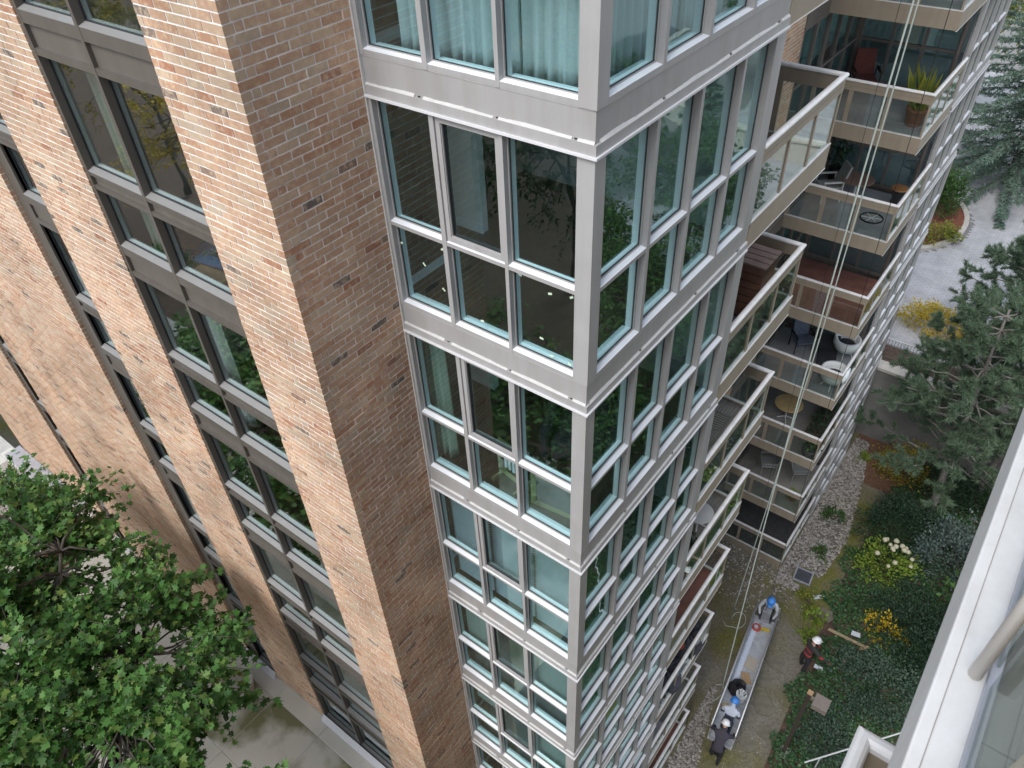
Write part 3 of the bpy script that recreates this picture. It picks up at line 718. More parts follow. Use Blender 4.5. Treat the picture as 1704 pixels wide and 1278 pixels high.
def scatter(name, tmpl, P, Nrm, Dir, S, mtl):
    """instances of a template: local y along Dir, local z along Nrm"""
    V0, F0 = tmpl; n = len(P)
    Dir = Dir / (np.linalg.norm(Dir, axis=1, keepdims=True) + 1e-9)
    X = np.cross(Dir, Nrm); X /= (np.linalg.norm(X, axis=1, keepdims=True) + 1e-9); Z = np.cross(X, Dir)
    V = P[:, None, :] + S[:, None, None] * (V0[None, :, 0:1] * X[:, None] + V0[None, :, 1:2] * Dir[:, None] + V0[None, :, 2:3] * Z[:, None])
    m_ = len(V0); F = [(f[None] + (np.arange(n) * m_)[:, None, None]).reshape(-1, f.shape[1]) for f in F0]
    return fast_mesh(name, V.reshape(-1, 3), F, mtl)
def unit(n): v = rng.normal(size=(n, 3)); return v / np.linalg.norm(v, axis=1, keepdims=True)

def curve(a, b, sag=0.0, n=5, wob=.06):
    a, b = Vector(a), Vector(b); L = (b - a).length; out = []
    for i in range(n + 1):
        t = i / n; p = a.lerp(b, t); p.z += sag * L * 4 * t * (1 - t)
        if 0 < i < n: p += Vector((random.uniform(-1, 1), random.uniform(-1, 1), random.uniform(-1, 1))) * wob * L
        out.append(p)
    return out

def broadleaf(name, base, h, crown_c, crown_r, mtl, label, nb=40, shoots=5, leaves=16, lsize=.11, slen=.9, group=None, tmpl=T_MAPLE, bark=BARK, cat='tree', trunk_r=.16, lean=None):
    t = empty(name, base, label=label, cat=cat, group=group)
    W_ = MB(); cc = Vector(crown_c); cr_ = Vector(crown_r)
    fork = Vector((base[0] + (cc.x - base[0]) * .4, base[1] + (cc.y - base[1]) * .4, base[2] + h * .38)) - Vector(base)
    W_.tube(curve((0, 0, -.1), fork, n=5, wob=.02), trunk_r, 9, r2=trunk_r * .62)
    mains = []
    for i in range(6):
        a = i * math.tau / 6 + random.uniform(-.3, .3); e = random.uniform(.15, .9)
        p = cc + Vector((math.cos(a) * cr_.x * .5, math.sin(a) * cr_.y * .5, (e - .35) * cr_.z)) - Vector(base)
        c = curve(fork, p, .06, 6, .05); W_.tube(c, trunk_r * .5, 7, r2=trunk_r * .15); mains.append(c)
    PP, DD = [], []
    for i in range(nb):
        u = Vector(unit(1)[0]); u.z = abs(u.z) * .9 - .25 if random.random() < .8 else u.z
        rad = random.uniform(.55, .95) if random.random() < .72 else random.uniform(.1, .6)
        p = cc + Vector((u.x * cr_.x, u.y * cr_.y, u.z * cr_.z)) * rad - Vector(base)
        mc = min((q for c in mains for q in c[3:]), key=lambda q: (q - p).length)
        W_.tube(curve(mc, p, .05, 4, .06), trunk_r * .16, 5, r2=.008)
        out = (p + Vector(base) - cc).normalized()
        for s_ in range(shoots):
            d = (out * 1.0 + Vector(unit(1)[0]) * .85 + Vector((0, 0, .15))).normalized(); L = slen * random.uniform(.5, 1.25)
            tip = p + d * L + Vector((0, 0, -.12 * L))
            W_.tube([p, p + d * L * .55, tip], .009, 4, r2=.004, cap=False)
            nl = max(3, int(leaves * L / slen))
            tt = rng.uniform(.05, 1.02, nl)
            base_p = np.array(p)[None] + tt[:, None] * np.array(tip - p)[None] + rng.normal(0, .065 * slen, (nl, 3))
            PP.append(base_p); DD.append(np.array(d)[None] * .6 + unit(nl) * .9 + np.array([0, 0, -.25]))
    P = np.concatenate(PP); Dr = np.concatenate(DD); n = len(P)
    Nm = unit(n) * .55 + np.array([0, 0, 1.0]); S = rng.uniform(.65, 1.25, n) * lsize
    o = link('trunk', W_.mesh('trunk', bark, smooth=True), t)
    link('crown', scatter('crown', tmpl, P, Nm, Dr, S, mtl), t)
    return t

def pine(name, base, h, rad, mtl, label, start=.3, whorls=11, tuft=.16, group=None, nt=26, bark=BARKG, lean=(0, 0)):
    t = empty(name, base, label=label, cat='tree', group=group); W_ = MB(); PP, DD = [], []
    top = Vector((lean[0], lean[1], h)); W_.tube(curve((0, 0, -.1), top, n=7, wob=.008), .15, 8, r2=.03)
    for wi in range(whorls):
        fz = start + (1 - start) * (wi + .5) / whorls; c = top * fz; c.z = h * fz
        rr = rad * (1 - ((fz - start) / (1 - start)) ** 1.6 * .75) * random.uniform(.75, 1.1)
        nbr = random.randint(4, 6); a0 = random.uniform(0, 6)
        for j in range(nbr):
            a = a0 + j * math.tau / nbr + random.uniform(-.3, .3); e = c + Vector((math.cos(a), math.sin(a), random.uniform(.0, .35))) * rr
            cv = curve(c, e, -.07, 5, .04); W_.tube(cv, .035, 5, r2=.010)
            for q in range(17):
                fp = random.uniform(.3, 1.0); i0 = min(4, int(fp * 5)); p0 = cv[i0].lerp(cv[i0 + 1], fp * 5 - i0)
                dv = (Vector((math.cos(a), math.sin(a), .3)) + Vector(unit(1)[0]) * .9).normalized(); L = random.uniform(.25, .7) * (1.1 - fp * .4)
                p1 = p0 + dv * L; W_.tube([p0, p0.lerp(p1, .5) + Vector((0, 0, -.03)), p1], .010, 4, r2=.005, cap=False)
                for s_ in range(5):
                    pc = p0.lerp(p1, .35 + .65 * s_ / 4)
                    PP.append(np.array(pc)[None] + rng.normal(0, .02, (nt, 3))); DD.append(unit(nt) * .9 + np.array(dv)[None] * .8 + np.array([0, 0, .25]))
    P = np.concatenate(PP); Dr = np.concatenate(DD); n = len(P)
    link('trunk', W_.mesh('trunk', bark, smooth=True), t)
    tm = (T_NEEDLE[0] * np.array([3.4, 1, 1]), T_NEEDLE[1])
    link('crown', scatter('crown', tm, P, unit(n), Dr, rng.uniform(.7, 1.2, n) * tuft, mtl), t)
    return t

def spruce(name, base, h, rad, mtl, label, group=None, whorls=26, size=.17, dens=1.0):
    t = empty(name, base, label=label, cat='tree', group=group); W_ = MB(); PP, DD, NN = [], [], []
    W_.tube([(0, 0, -.1), (0, 0, h)], .2, 8, r2=.02)
    for wi in range(whorls):
        fz = .06 + .93 * wi / whorls; rr = rad * (1 - fz) ** .85 + .12; nbr = max(5, int((7 + 5 * (1 - fz)) * dens)); a0 = random.uniform(0, 6)
        for j in range(nbr):
            a = a0 + j * math.tau / nbr + random.uniform(-.2, .2); L = rr * random.uniform(.8, 1.12)
            c = Vector((0, 0, h * fz)); e = c + Vector((math.cos(a) * L, math.sin(a) * L, -.28 * L + .10 * L)); cv = curve(c, e, -.05, 5, .02); W_.tube(cv, .03, 4, r2=.008, cap=False)
            m_ = int(26 * L + 10)
            for q in range(m_):
                fp = random.uniform(.12, 1.0); i0 = min(4, int(fp * 5)); p = cv[i0].lerp(cv[i0 + 1], fp * 5 - i0); side = random.choice((-1, 1))
                dv = Vector((math.cos(a + side * random.uniform(.2, 1.1)), math.sin(a + side * random.uniform(.2, 1.1)), random.uniform(-.45, .1)))
                s_ = (1.15 - fp * .6) * .34 * min(1, L)
                for g in range(5):
                    pq = p + dv * s_ * g / 5 * 1.4
                    PP.append(np.array(pq)); DD.append(np.array(dv) * .8 + rng.normal(0, .4, 3)); NN.append(np.array((0, 0, 1.0)) + rng.normal(0, .35, 3))
    P, Dr, Nm = np.array(PP), np.array(DD), np.array(NN); n = len(P)
    link('trunk', W_.mesh('trunk', BARK, smooth=True), t)
    link('crown', scatter('crown', T_SPRAY, P, Nm, Dr, rng.uniform(.7, 1.3, n) * size, mtl), t)
    return t

def shrub(name, base, r, mtl, label, n=2500, lsize=.07, tmpl=T_LEAF, group=None, stems=14, clump=.18, cat='shrub', nclump=60, up=.3):
    t = empty(name, base, label=label, cat=cat, group=group); W_ = MB(); r = Vector(r)
    C_ = []
    for i in range(nclump):
        u = unit(1)[0]; u[2] = abs(u[2]); q = rng.uniform(.45, 1.0)
        C_.append((u[0] * r.x * q, u[1] * r.y * q, .12 * r.z + u[2] * r.z * q))
    C_ = np.array(C_)
    for i in range(stems): W_.tube(curve((random.uniform(-.08, .08), random.uniform(-.08, .08), -.02), tuple(C_[i % nclump]), .06, 4, .05), .014, 5, r2=.005)
    idx = rng.integers(0, nclump, n); P = C_[idx] + rng.normal(0, clump, (n, 3)) * np.array([1, 1, .7]); P[:, 2] = np.maximum(P[:, 2], .02)
    D_ = P / (np.linalg.norm(P, axis=1, keepdims=True) + 1e-6) + unit(n) * .8; Nm = unit(n) * .6 + np.array([0, 0, 1.0])
    link('stem', W_.mesh('stem', BARK, smooth=True), t)
    link('foliage', scatter('foliage', tmpl, P, Nm, D_, rng.uniform(.6, 1.3, n) * lsize, mtl), t)
    return t

L_MAPLE = leaf_mat('maple_leaf', [(.022, .066, .014), (.04, .115, .022), (.058, .155, .03), (.078, .19, .04), (.105, .22, .05), (.16, .23, .05)])
L_PINE = leaf_mat('pine_needle', [(.08, .135, .08), (.115, .18, .11), (.155, .225, .14), (.20, .26, .17)], .3)
L_SPRUCE = leaf_mat('blue_spruce_needle', [(.085, .145, .105), (.12, .19, .14), (.165, .24, .18), (.22, .28, .215)], .2)
L_DARK = leaf_mat('yew_leaf', [(.018, .042, .024), (.028, .06, .032), (.042, .085, .045)], .2)
L_YEL = leaf_mat('yellow_leaf', [(.40, .30, .03), (.50, .36, .03), (.55, .42, .06), (.32, .30, .05)], .35)
L_GOLD = leaf_mat('gold_leaf', [(.52, .36, .02), (.60, .43, .03), (.46, .34, .03)], .35)
L_SILV = leaf_mat('silver_leaf', [(.07, .11, .10), (.11, .16, .145), (.16, .21, .19)], .2)
L_SILV2 = leaf_mat('juniper_leaf', [(.03, .062, .042), (.05, .092, .062), (.075, .125, .085), (.11, .16, .11)], .2)
L_GRN = leaf_mat('green_leaf', [(.03, .075, .018), (.045, .11, .025), (.07, .15, .035), (.10, .18, .04)], .3)
L_YG = leaf_mat('yellow_green_leaf', [(.12, .17, .03), (.2, .24, .04), (.32, .31, .04), (.10, .14, .03)], .35)
L_LIME = leaf_mat('lime_leaf', [(.16, .24, .03), (.22, .32, .045), (.28, .36, .06)], .35)
L_IVY = leaf_mat('ivy_leaf', [(.025, .065, .025), (.04, .10, .036), (.062, .14, .05), (.085, .17, .062)], .25, .4)
L_FALL = leaf_mat('autumn_mix_leaf', [(.10, .15, .03), (.30, .26, .03), (.45, .33, .04), (.06, .11, .02)], .35)
# ---- trees and shrubs in view
broadleaf('maple_tree', (-7.4, -5.8, PZ), 7.6, (-8.45, -4.7, -9.35), (5.6, 3.1, 2.1), L_MAPLE, 'broad green maple tree on the pale plaza in front of the brick wall', nb=310, shoots=6, leaves=25, lsize=.122, slen=.85, trunk_r=.19)
pine('pine_tree', (3.6, 19.3, GZ), 9.5, 3.4, L_PINE, 'tall grey-green pine tree with bare grey lower branches below the retaining wall', start=.30, whorls=13, lean=(-.5, .2), nt=26, tuft=.19)
pine('pine_tree', (3.7, 26.2, UZ), 7.0, 2.9, L_PINE, 'shorter spreading pine tree on the upper plaza beside the yellow shrub', start=.22, whorls=10, nt=24, tuft=.19)
pine('pine_tree', (4.9, 21.6, GZ), 9.0, 3.0, L_PINE, 'pine tree standing close against the retaining wall', start=.3, whorls=10, nt=22, tuft=.19)
spruce('spruce_tree', (.5, 42.5, UZ), 18, 5.4, L_SPRUCE, 'tall blue spruce tree beside the red mulch bed')
broadleaf('yellow_tree', (-4.2, 50, UZ), 12, (-4.0, 50, -11.5), (4.4, 3.5, 5), L_YG, 'yellow-green leafy tree behind the blue spruce', nb=120, shoots=6, leaves=18, lsize=.2, slen=1.2, tmpl=T_LEAF)
shrub('yellow_shrub', (1.1, 26.6, UZ), (2.3, 1.0, 1.0), L_YEL, 'bright yellow low shrub spreading along the plaza edge', n=3200, lsize=.12, nclump=55)
shrub('mulch_bed_shrub', (-1.9, 37.2, UZ + .1), (1.1, 1.3, 2.2), L_GRN, 'dark green shrub on the red mulch bed beside the far corner', n=3500, lsize=.14, nclump=60, clump=.25)
shrub('mulch_bed_bush', (-.9, 34.2, UZ + .1), (.9, .9, .8), L_YG, 'small yellow-green bush on the red mulch bed near its kerb', n=1200, lsize=.12, nclump=30)
shrub('yew_shrub', (2.9, 17.6, GZ), (1.5, 1.6, 1.6), L_DARK, 'dark green yew shrub beside the white gravel strip', n=5200, lsize=.09, nclump=80)
shrub('yew_shrub', (4.5, 13.9, GZ), (1.5, 1.7, 1.0), L_DARK, 'dark green yew shrub behind the golden shrub', n=4200, lsize=.09, nclump=70)
shrub('silver_shrub', (5.0, 17.3, GZ), (1.4, 1.6, 2.2), L_SILV, 'silvery blue-green juniper shrub behind the white flowering hydrangea', n=5200, lsize=.10, nclump=80)
shrub('golden_shrub', (3.75, 13.35, GZ), (.75, .55, .75), L_GOLD, 'small golden-leaved shrub in the ivy beside the broken planks', n=520, lsize=.10, nclump=26, clump=.10)
shrub('leafy_shrub', (2.2, 21.0, GZ), (1.1, 1.0, 1.5), L_FALL, 'green and yellow leafy shrub at the foot of the retaining wall', n=1900, lsize=.10, nclump=45)
shrub('low_plant', (.62, 20.9, GZ), (.24, .24, .25), L_LIME, 'bright lime green plant at the end of the gravel strip', n=120, lsize=.11, nclump=8, clump=.07, cat='plant')
shrub('low_plant', (.78, 17.2, GZ), (.45, .40, .30), L_GRN, 'green tuft growing in the white gravel strip', n=420, lsize=.09, nclump=16, clump=.09, cat='plant')
shrub('low_plant', (1.0, 15.3, GZ), (.30, .35, .22), L_GRN, 'small green tuft at the gravel edge near the drain grate', n=260, lsize=.08, nclump=10, clump=.08, cat='plant')
shrub('hosta_plant', (1.75, 12.55, GZ), (.32, .36, .2), L_LIME, 'pale lime hosta plant on the moss by the square flagstone', n=130, lsize=.14, nclump=9, clump=.08, cat='plant')
shrub('hosta_plant', (1.95, 11.75, GZ), (.34, .32, .2), L_LIME, 'pale lime hosta plant beside the worker in the white helmet', n=140, lsize=.14, nclump=9, clump=.08, cat='plant')
shrub('hosta_plant', (1.35, 13.1, GZ), (.5, .5, .12), L_YG, 'flat yellow-green plant on the moss near the drain grate', n=170, lsize=.11, nclump=14, clump=.1, cat='plant')
shrub('juniper', (4.3, 11.2, GZ), (1.6, 1.5, .8), L_SILV2, 'low spreading grey-green juniper beside the square garden lamp', n=5200, lsize=.085, nclump=90)
shrub('juniper', (5.4, 13.2, GZ), (1.5, 1.7, .9), L_DARK, 'low dark juniper between the golden shrub and the white-edged balcony', n=4200, lsize=.09, nclump=80)
shrub('juniper', (3.6, 8.6, GZ), (.9, 1.2, .5), L_SILV2, 'low grey-green juniper just beyond the garden lamp foot', n=2200, lsize=.08, nclump=50)
shrub('juniper', (3.9, 20.8, GZ), (1.6, 1.2, 1.2), L_DARK, 'dark spreading juniper under the tall pine tree', n=3800, lsize=.09, nclump=70)
# hydrangea with white flower heads
hy = shrub('hydrangea', (3.0, 15.9, GZ), (.95, .8, 1.15), L_LIME, 'green hydrangea bush with round cream flower heads', n=1300, lsize=.12, nclump=34, clump=.15)
CREAM = mat('cream_petal', (.46, .44, .31), .8, var=.15, scale=30)
for i in range(18):
    a = random.uniform(0, 6.28); e = random.uniform(.55, 1.5); q = MB(); rr = random.uniform(.07, .10)
    cpos = (.95 * math.cos(a) * math.cos(e) * 1.0, .8 * math.sin(a) * math.cos(e), .30 + 1.12 * math.sin(e))
    q.lathe([(rr * .35, -rr * .8), (rr * .85, -rr * .45), (rr, 0), (rr * .85, rr * .5), (rr * .4, rr * .85)], (0, 0, 0), 9)
    for vi in range(len(q.v)): q.v[vi] = tuple(c * random.uniform(.86, 1.12) for c in q.v[vi])
    q.obj('flower_head', CREAM, hy, cpos, smooth=True)

# ---- trees beyond the frame that the glass mirrors, some added for shade
refl = [((8.6, 18.0, GZ), 9.5, (8.6, 18.0, -15.5), (3.0, 3.0, 3.8), L_GRN, 'green leafy tree across the garden from the tower'),
        ((7.6, 12.6, GZ), 6.5, (7.7, 12.6, -17.0), (2.2, 2.6, 2.8), L_GRN, 'low green tree across the garden opposite the work platform'),
        ((9.5, 23.8, UZ), 8, (9.5, 23.8, -13.0), (3.0, 2.8, 3.4), L_GRN, 'green leafy tree on the upper plaza across from the tower'),
        ((12.5, 19.5, GZ), 9, (12.5, 19.5, -15.5), (3.2, 3.4, 3.8), L_GRN, 'green leafy tree deep in the garden'),
        ((17.5, 28.5, UZ), 9, (17.5, 28.5, -12.5), (3.4, 3.2, 3.6), L_GRN, 'green leafy tree beyond the small plaza conifer'),
        ((15.5, 47, UZ), 9, (15.5, 47, -13.2), (4.2, 3, 3.6), L_GRN, 'green leafy tree enclosed by the curved driveway wall'),
        ((27, 44, UZ), 12, (27, 44, -9.5), (5, 5, 5), L_GRN, 'large green tree beyond the curved driveway wall')]
for b_, h_, c_, r_c, l_, lab in refl: broadleaf('leafy_tree', b_, h_, c_, r_c, l_, lab, nb=110, shoots=6, leaves=22, lsize=.17, slen=1.1, tmpl=T_LEAF)
spruce('spruce_tree', (12.6, 31, UZ), 8, 2.2, L_SPRUCE, 'small conifer on the upper plaza in front of the curved driveway wall', whorls=16)
refl2 = [((-15.5, -10.5, PZ), 7, (-15.5, -10.3, -10.0), (2.8, 2.6, 2.6), L_FALL, 'yellowing leafy tree on the mulch bank facing the brick wall'),
         ((-22.5, -12.5, PZ), 9, (-22.5, -12.3, -8.4), (3.4, 3.2, 3.6), L_YEL, 'yellow autumn tree on the mulch bank facing the window strips'),
         ((-31.5, -15, PZ), 11, (-31, -14.6, -6.8), (3.8, 3.6, 4.2), L_FALL, 'tall yellow and green tree far along the mulch bank'),
         ((-11.0, -16.5, PZ), 9, (-11, -16, -8.4), (3.2, 3.2, 3.4), L_GRN, 'green leafy tree on the mulch bank facing the glass tower'),
         ((-20, -24, PZ), 13, (-20, -24, -5), (5, 4.5, 5), L_GRN, 'large green tree at the back of the mulch bank')]
refl2 += [((-13.5, -13.0, PZ), 13, (-13.5, -13.0, -5.0), (3.4, 2.8, 4.5), L_GRN, 'tall green tree added on the mulch bank to shade the brick wall'),  # out-of-view trees added to darken the lower front wall
          ((-7.5, -14.4, PZ), 13, (-7.5, -14.4, -5.0), (3.2, 2.8, 4.5), L_FALL, 'tall yellow-green tree added behind the maple to shade the lower wall'),
          ((-2.0, -14.8, PZ), 12, (-2.0, -15, -6.0), (3.0, 2.8, 4.2), L_GRN, 'tall green tree added opposite the corner column for shade'),
          ((-19, -13.5, PZ), 12, (-19, -13.5, -5.5), (3.0, 2.8, 4.5), L_FALL, 'tall yellow-green tree added for shade opposite the far window strip')]
for b_, h_, c_, r_c, l_, lab in refl2: broadleaf('leafy_tree', b_, h_, c_, r_c, l_, lab, nb=90, shoots=6, leaves=20, lsize=.14, slen=1.1, tmpl=T_LEAF)
for i, (x_, y_) in enumerate(((-13, -9.2), (-18.2, -9.4), (-26, -10.2))):
    shrub('bank_shrub', (x_, y_, PZ - .25), (1.4, 1.1, 1.1), L_GRN, ['round green shrub at the foot of the mulch bank near the maple', 'round green shrub on the mulch bank between the yellow trees', 'round green shrub far along the mulch bank edge'][i], n=1500, lsize=.14, nclump=40)

# ---- ground cover, gravel, litter
def inside_ivy(x, y):
    edge = np.interp(y, [3, 7.0, 9.7, 10.6, 12.2, 13.6, 15.2, 18, 22.3], [2.9, 2.55, 2.1, 2.2, 2.5, 1.85, 1.75, 2.1, 2.6])
    return x > edge + .18 * np.sin(y * 3.1) + .12 * np.sin(y * 7.7 + 1)
n = 60000; X = rng.uniform(1.6, 9.5, n); Y = rng.uniform(3, 22.2, n); k_ = inside_ivy(X, Y) & ((X < 6.5) | (rng.random(n) < .4)); X, Y = X[k_], Y[k_]; n = len(X)
Zh = GZ + .02 + (.10 + .10 * np.sin(X * 2.3 + 1) * np.sin(Y * 1.9) + .06 * np.sin(X * 5.1) * np.sin(Y * 6.3)).clip(.01) * rng.random(n) ** .5 * 1.4
P = np.stack([X, Y, Zh], 1)
o = link('ivy_ground_cover', scatter('ivy', T_MAPLE, P, unit(n) * .5 + np.array([0, 0, 1.]), unit(n) * np.array([1, 1, .3]), rng.uniform(.05, .105, n), L_IVY)); tag(o, 'dark green ivy covering the garden ground beside the moss', 'ground cover', kind='stuff')
q = MB(); q.face([(2.6, 3, GZ + .004), (9.5, 3, GZ + .004), (9.5, 22.3, GZ + .004), (2.4, 22.3, GZ + .004), (2.0, 15, GZ + .004)]); o = q.obj('soil_bed', MULCH); o['kind'] = 'structure'
q = MB(); q.face([(.05, 19.6, GZ + .008), (2.6, 19.6, GZ + .008), (3.2, 22.35, GZ + .008), (.05, 22.35, GZ + .008)]); o = q.obj('leaf_litter_bed', mat('leaf_litter', (.14, .075, .045), .95, var=.35, scale=12, bump=.5)); o['kind'] = 'structure'

def pebbles(name, X, Y, s0, s1, label, mtl, z=GZ):
    base = np.array([(1,0,0),(-1,0,0),(0,1,0),(0,-1,0),(0,0,1),(0,0,-.4),(.6,.6,.45),(-.6,.6,.45),(.6,-.6,.45),(-.6,-.6,.45)], float)
    F0 = np.array([(4,6,7),(4,8,6),(4,9,8),(4,7,9),(6,0,2),(6,2,7),(7,2,1),(7,1,9),(9,1,3),(9,3,8),(8,3,0),(8,0,6),(0,5,2),(2,5,1),(1,5,3),(3,5,0)])
    n = len(X); S = rng.uniform(s0, s1, (n, 1)) * rng.uniform(.7, 1.3, (n, 3)) * np.array([1, 1, .62]); a = rng.uniform(0, 6.28, n)
    V = base[None] * S[:, None] * rng.uniform(.85, 1.15, (n, 10, 1)); c, s = np.cos(a)[:, None], np.sin(a)[:, None]
    V = np.stack([V[..., 0] * c - V[..., 1] * s, V[..., 0] * s + V[..., 1] * c, V[..., 2]], -1) + np.stack([X, Y, np.full(n, z) + S[:, 2] * .35], 1)[:, None]
    o = link(name, fast_mesh(name, V.reshape(-1, 3), (F0[None] + (np.arange(n) * 10)[:, None, None]).reshape(-1, 3), mtl)); return tag(o, label, 'gravel', kind='stuff')
PEB = leaf_mat('pebble', [(.08, .07, .06), (.20, .18, .155), (.30, .28, .255), (.40, .38, .35)], 0.0, .8)
n = 9000; Y = rng.uniform(13.2, 22.0, n); X = .05 + rng.random(n) ** 1.25 * np.interp(Y, [13.2, 14.5, 16.5, 20, 22], [.75, 1.35, 1.5, .95, .5])
k_ = np.hypot(X - .83, Y - 13.95) > .45; X, Y = X[k_], Y[k_]
pebbles('gravel_strip', X, Y, .022, .06, 'pale pebble strip along the foot of the far facade', PEB)
n = 2600; Y = rng.uniform(4.2, 8.3, n); X = .04 + rng.random(n) * np.interp(Y, [4, 6.5, 8.3], [1.2, .55, .15])
pebbles('gravel_patch', X, Y, .02, .05, 'pale pebble patch below the lowest near balcony', PEB)
n = 1500; Y = rng.uniform(11.3, 13.8, n); X = rng.uniform(-2.5, .9, n); k_ = (rng.random(n) < np.interp(Y, [11.3, 13.8], [.05, 1])) & (np.hypot(X - .83, Y - 13.95) > .45); pebbles('gravel_patch', X[k_], Y[k_], .02, .05, 'scattered pebbles in the recess below the far balcony', PEB)
n = 600; pebbles('loose_stones', rng.uniform(-2, 2.2, n), rng.uniform(5.5, 13.5, n), .008, .028, 'loose small stones scattered over the mossy ground', PEB)
# ================================================================== photographer's side balcony (foreground)
WHT = mat('bright_white_paint', (.66, .665, .67), .45, var=.04, scale=3, streak=.10)
fb = empty('nearby_balcony', (4.2, -3, .1), label='white-edged balcony with clear glass guard and grey tiled floor', cat='balcony'); FBI = Matrix.Translation((4.2, -3, .1)).inverted()
def fpart(name, q, mt, **k):
    o = q.obj(name, mt, fb, **k); o.matrix_parent_inverse = FBI; return o
q = MB(); q.box((3.112, -7.5, .02), (3.245, 1.6, .32)); fpart('slab_edge', q, WHT, bevel=.008)
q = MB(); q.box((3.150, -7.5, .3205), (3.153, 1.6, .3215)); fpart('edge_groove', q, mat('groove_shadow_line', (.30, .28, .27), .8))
q = MB(); q.box((3.2452, -7.5, .02), (5.2, 1.6, .20)); fpart('slab', q, CONC)
TILE = mat('grey_balcony_tile', (.10, .105, .10), .55, var=.08, scale=3)
for i in range(3):
    for j in range(14):
        q = MB(); q.box((3.27 + i * .62, -7.4 + j * .62, .20), (3.27 + i * .62 + .612, -7.4 + j * .62 + .612, .215)); fpart('floor_tile', q, TILE)
q = MB(); q.box((3.235, -7.5, .322), (3.262, 1.6, .36)); fpart('glass_channel', q, mat('blue_grey_metal', (.33, .35, .40), .35, .3))
for a, b in ((-7.5, -4.9), (-4.88, -2.98), (-2.90, -.95), (-.9, 1.55)):
    q = MB(); q.box((3.244, a, .36), (3.253, b, 1.30)); fpart('glass_guard', q, GLASS_F)
for y in (-4.89, -2.94, -.92):
    q = MB(); q.tube([(3.205, y, .33), (3.205, y, 1.36)], .020, 12); fpart('guard_post', q, mat('rail_cap_warm', (.62, .58, .54), .35, var=.03), smooth=True)
q = MB(); q.box((3.19, -7.5, 1.36), (3.27, 1.6, 1.42)); fpart('handrail', q, CAPW, bevel=.02)
q = MB(); q.box((5.2, -14, GZ), (5.5, 1.8, 3.2)); fpart('wall', q, mat('neighbour_brick', (.30, .19, .13), .9, var=.2, scale=8))
q = MB(); q.prism([(3.95 + .75 * math.cos(a * .3), -3.9 + 1.3 * math.sin(a * .3)) for a in range(21)], .2155, .226); o = q.obj('round_rug', mat('beige_rug', (.27, .235, .17), .95, var=.1, scale=30)); tag(o, 'beige rug lying on the grey tiled balcony floor', 'rug')

lb = empty('lower_balcony_rail', (3.6, -3.2, -2.4), label='white rounded corner of the balcony rail one storey below', cat='railing'); LBI = Matrix.Translation((3.6, -3.2, -2.4)).inverted()
prof = [(-.040, -.03), (-.040, .008), (-.03, .026), (-.012, .036), (.012, .036), (.03, .026), (.040, .008), (.040, -.03)]
A = [[(3.117 + a, -7.0, -1.326 + b) for a, b in prof], [(3.117 + a, -2.338 - a, -1.326 + b) for a, b in prof], [(5.1, -2.338 - a, -1.326 + b) for a, b in prof]]
q = MB()
for s_ in range(2):
    for i in range(len(prof)):
        j = (i + 1) % len(prof); q.face([A[s_][i], A[s_ + 1][i], A[s_ + 1][j], A[s_][j]])
o = q.obj('handrail', WHT, lb); o.matrix_parent_inverse = LBI
q = MB(); q.box((3.10, -7, -1.56), (3.135, -2.36, -1.357)); q.box((3.1351, -2.36, -1.56), (5.1, -2.32, -1.357)); o = q.obj('rail_board', BEIGE, lb); o.matrix_parent_inverse = LBI
q = MB(); q.box((3.08, -7, -2.66), (5.2, -2.30, -2.36)); o = q.obj('slab', BEIGE, lb); o.matrix_parent_inverse = LBI

# ================================================================== curtains, blinds, things behind the glass
SHEER = cloth_mat('sheer_curtain', (.80, .82, .80), .45); GREENC = cloth_mat('pale_green_curtain', (.40, .46, .36), .25)
def curtain(fr, u0, u1, wv, z0, z1, mt, label, amp=.035, per=.13, group=None):
    n = max(8, int((u1 - u0) / .016)); rows = [z1, z1 - .15, (z0 + z1) / 2, z0 + .2, z0]; V = []
    for zi, z in enumerate(rows):
        for i in range(n + 1):
            u = u0 + (u1 - u0) * i / n; ph = u / per * math.tau + 1.3 * math.sin(u * 5)
            a = amp * (.7 + .5 * zi / 4) * (math.sin(ph) + .35 * math.sin(ph * 2.3 + zi * .25)); V.append(fr(u + .012 * math.sin(zi + u * 9), -wv + a, z))
    F = [(r * (n + 1) + i, r * (n + 1) + i + 1, (r + 1) * (n + 1) + i + 1, (r + 1) * (n + 1) + i) for r in range(4) for i in range(n)]
    o = link('curtain', fast_mesh('curtain', V, F, mt, smooth=True)); sd = o.modifiers.new('thick', 'SOLIDIFY'); sd.thickness = .003; tag(o, label, 'curtain', group)
    return o
zc = H
curtain(FRONT, -2.22, -1.68, .33, zc - 2.38, zc + .0, SHEER, 'sheer white curtain behind the top window next to the brick wall')
curtain(FRONT, -1.66, -.92, .33, zc - 2.38, zc + .0, SHEER, 'sheer white curtain behind the middle window of the top row')
curtain(FRONT, -.90, -.25, .33, zc - 2.38, zc + .0, SHEER, 'sheer white curtain behind the top window left of the corner column')
curtain(SIDE, .30, 1.0, .33, zc - 2.38, zc + .0, SHEER, 'sheer white curtain behind the top side window next to the corner column')
curtain(SIDE, 1.02, 1.8, .33, zc - 2.38, zc + .0, SHEER, 'sheer white curtain behind the second top side window from the corner')
curtain(SIDE, 1.85, 2.7, .33, zc - 2.38, zc + .0, SHEER, 'sheer white curtain behind the third top side window from the corner')
curtain(FRONT, -2.68, -2.24, .34, -H - 2.30, -H + .0, GREENC, 'pale green curtain drawn to the brick side above the shuttered windows', .04, .11)
curtain(SIDE, .28, .62, .30, -2 * H - 2.25, -2 * H + .0, SHEER, 'white curtain behind the side window around the corner from the blinds', .05, .16)
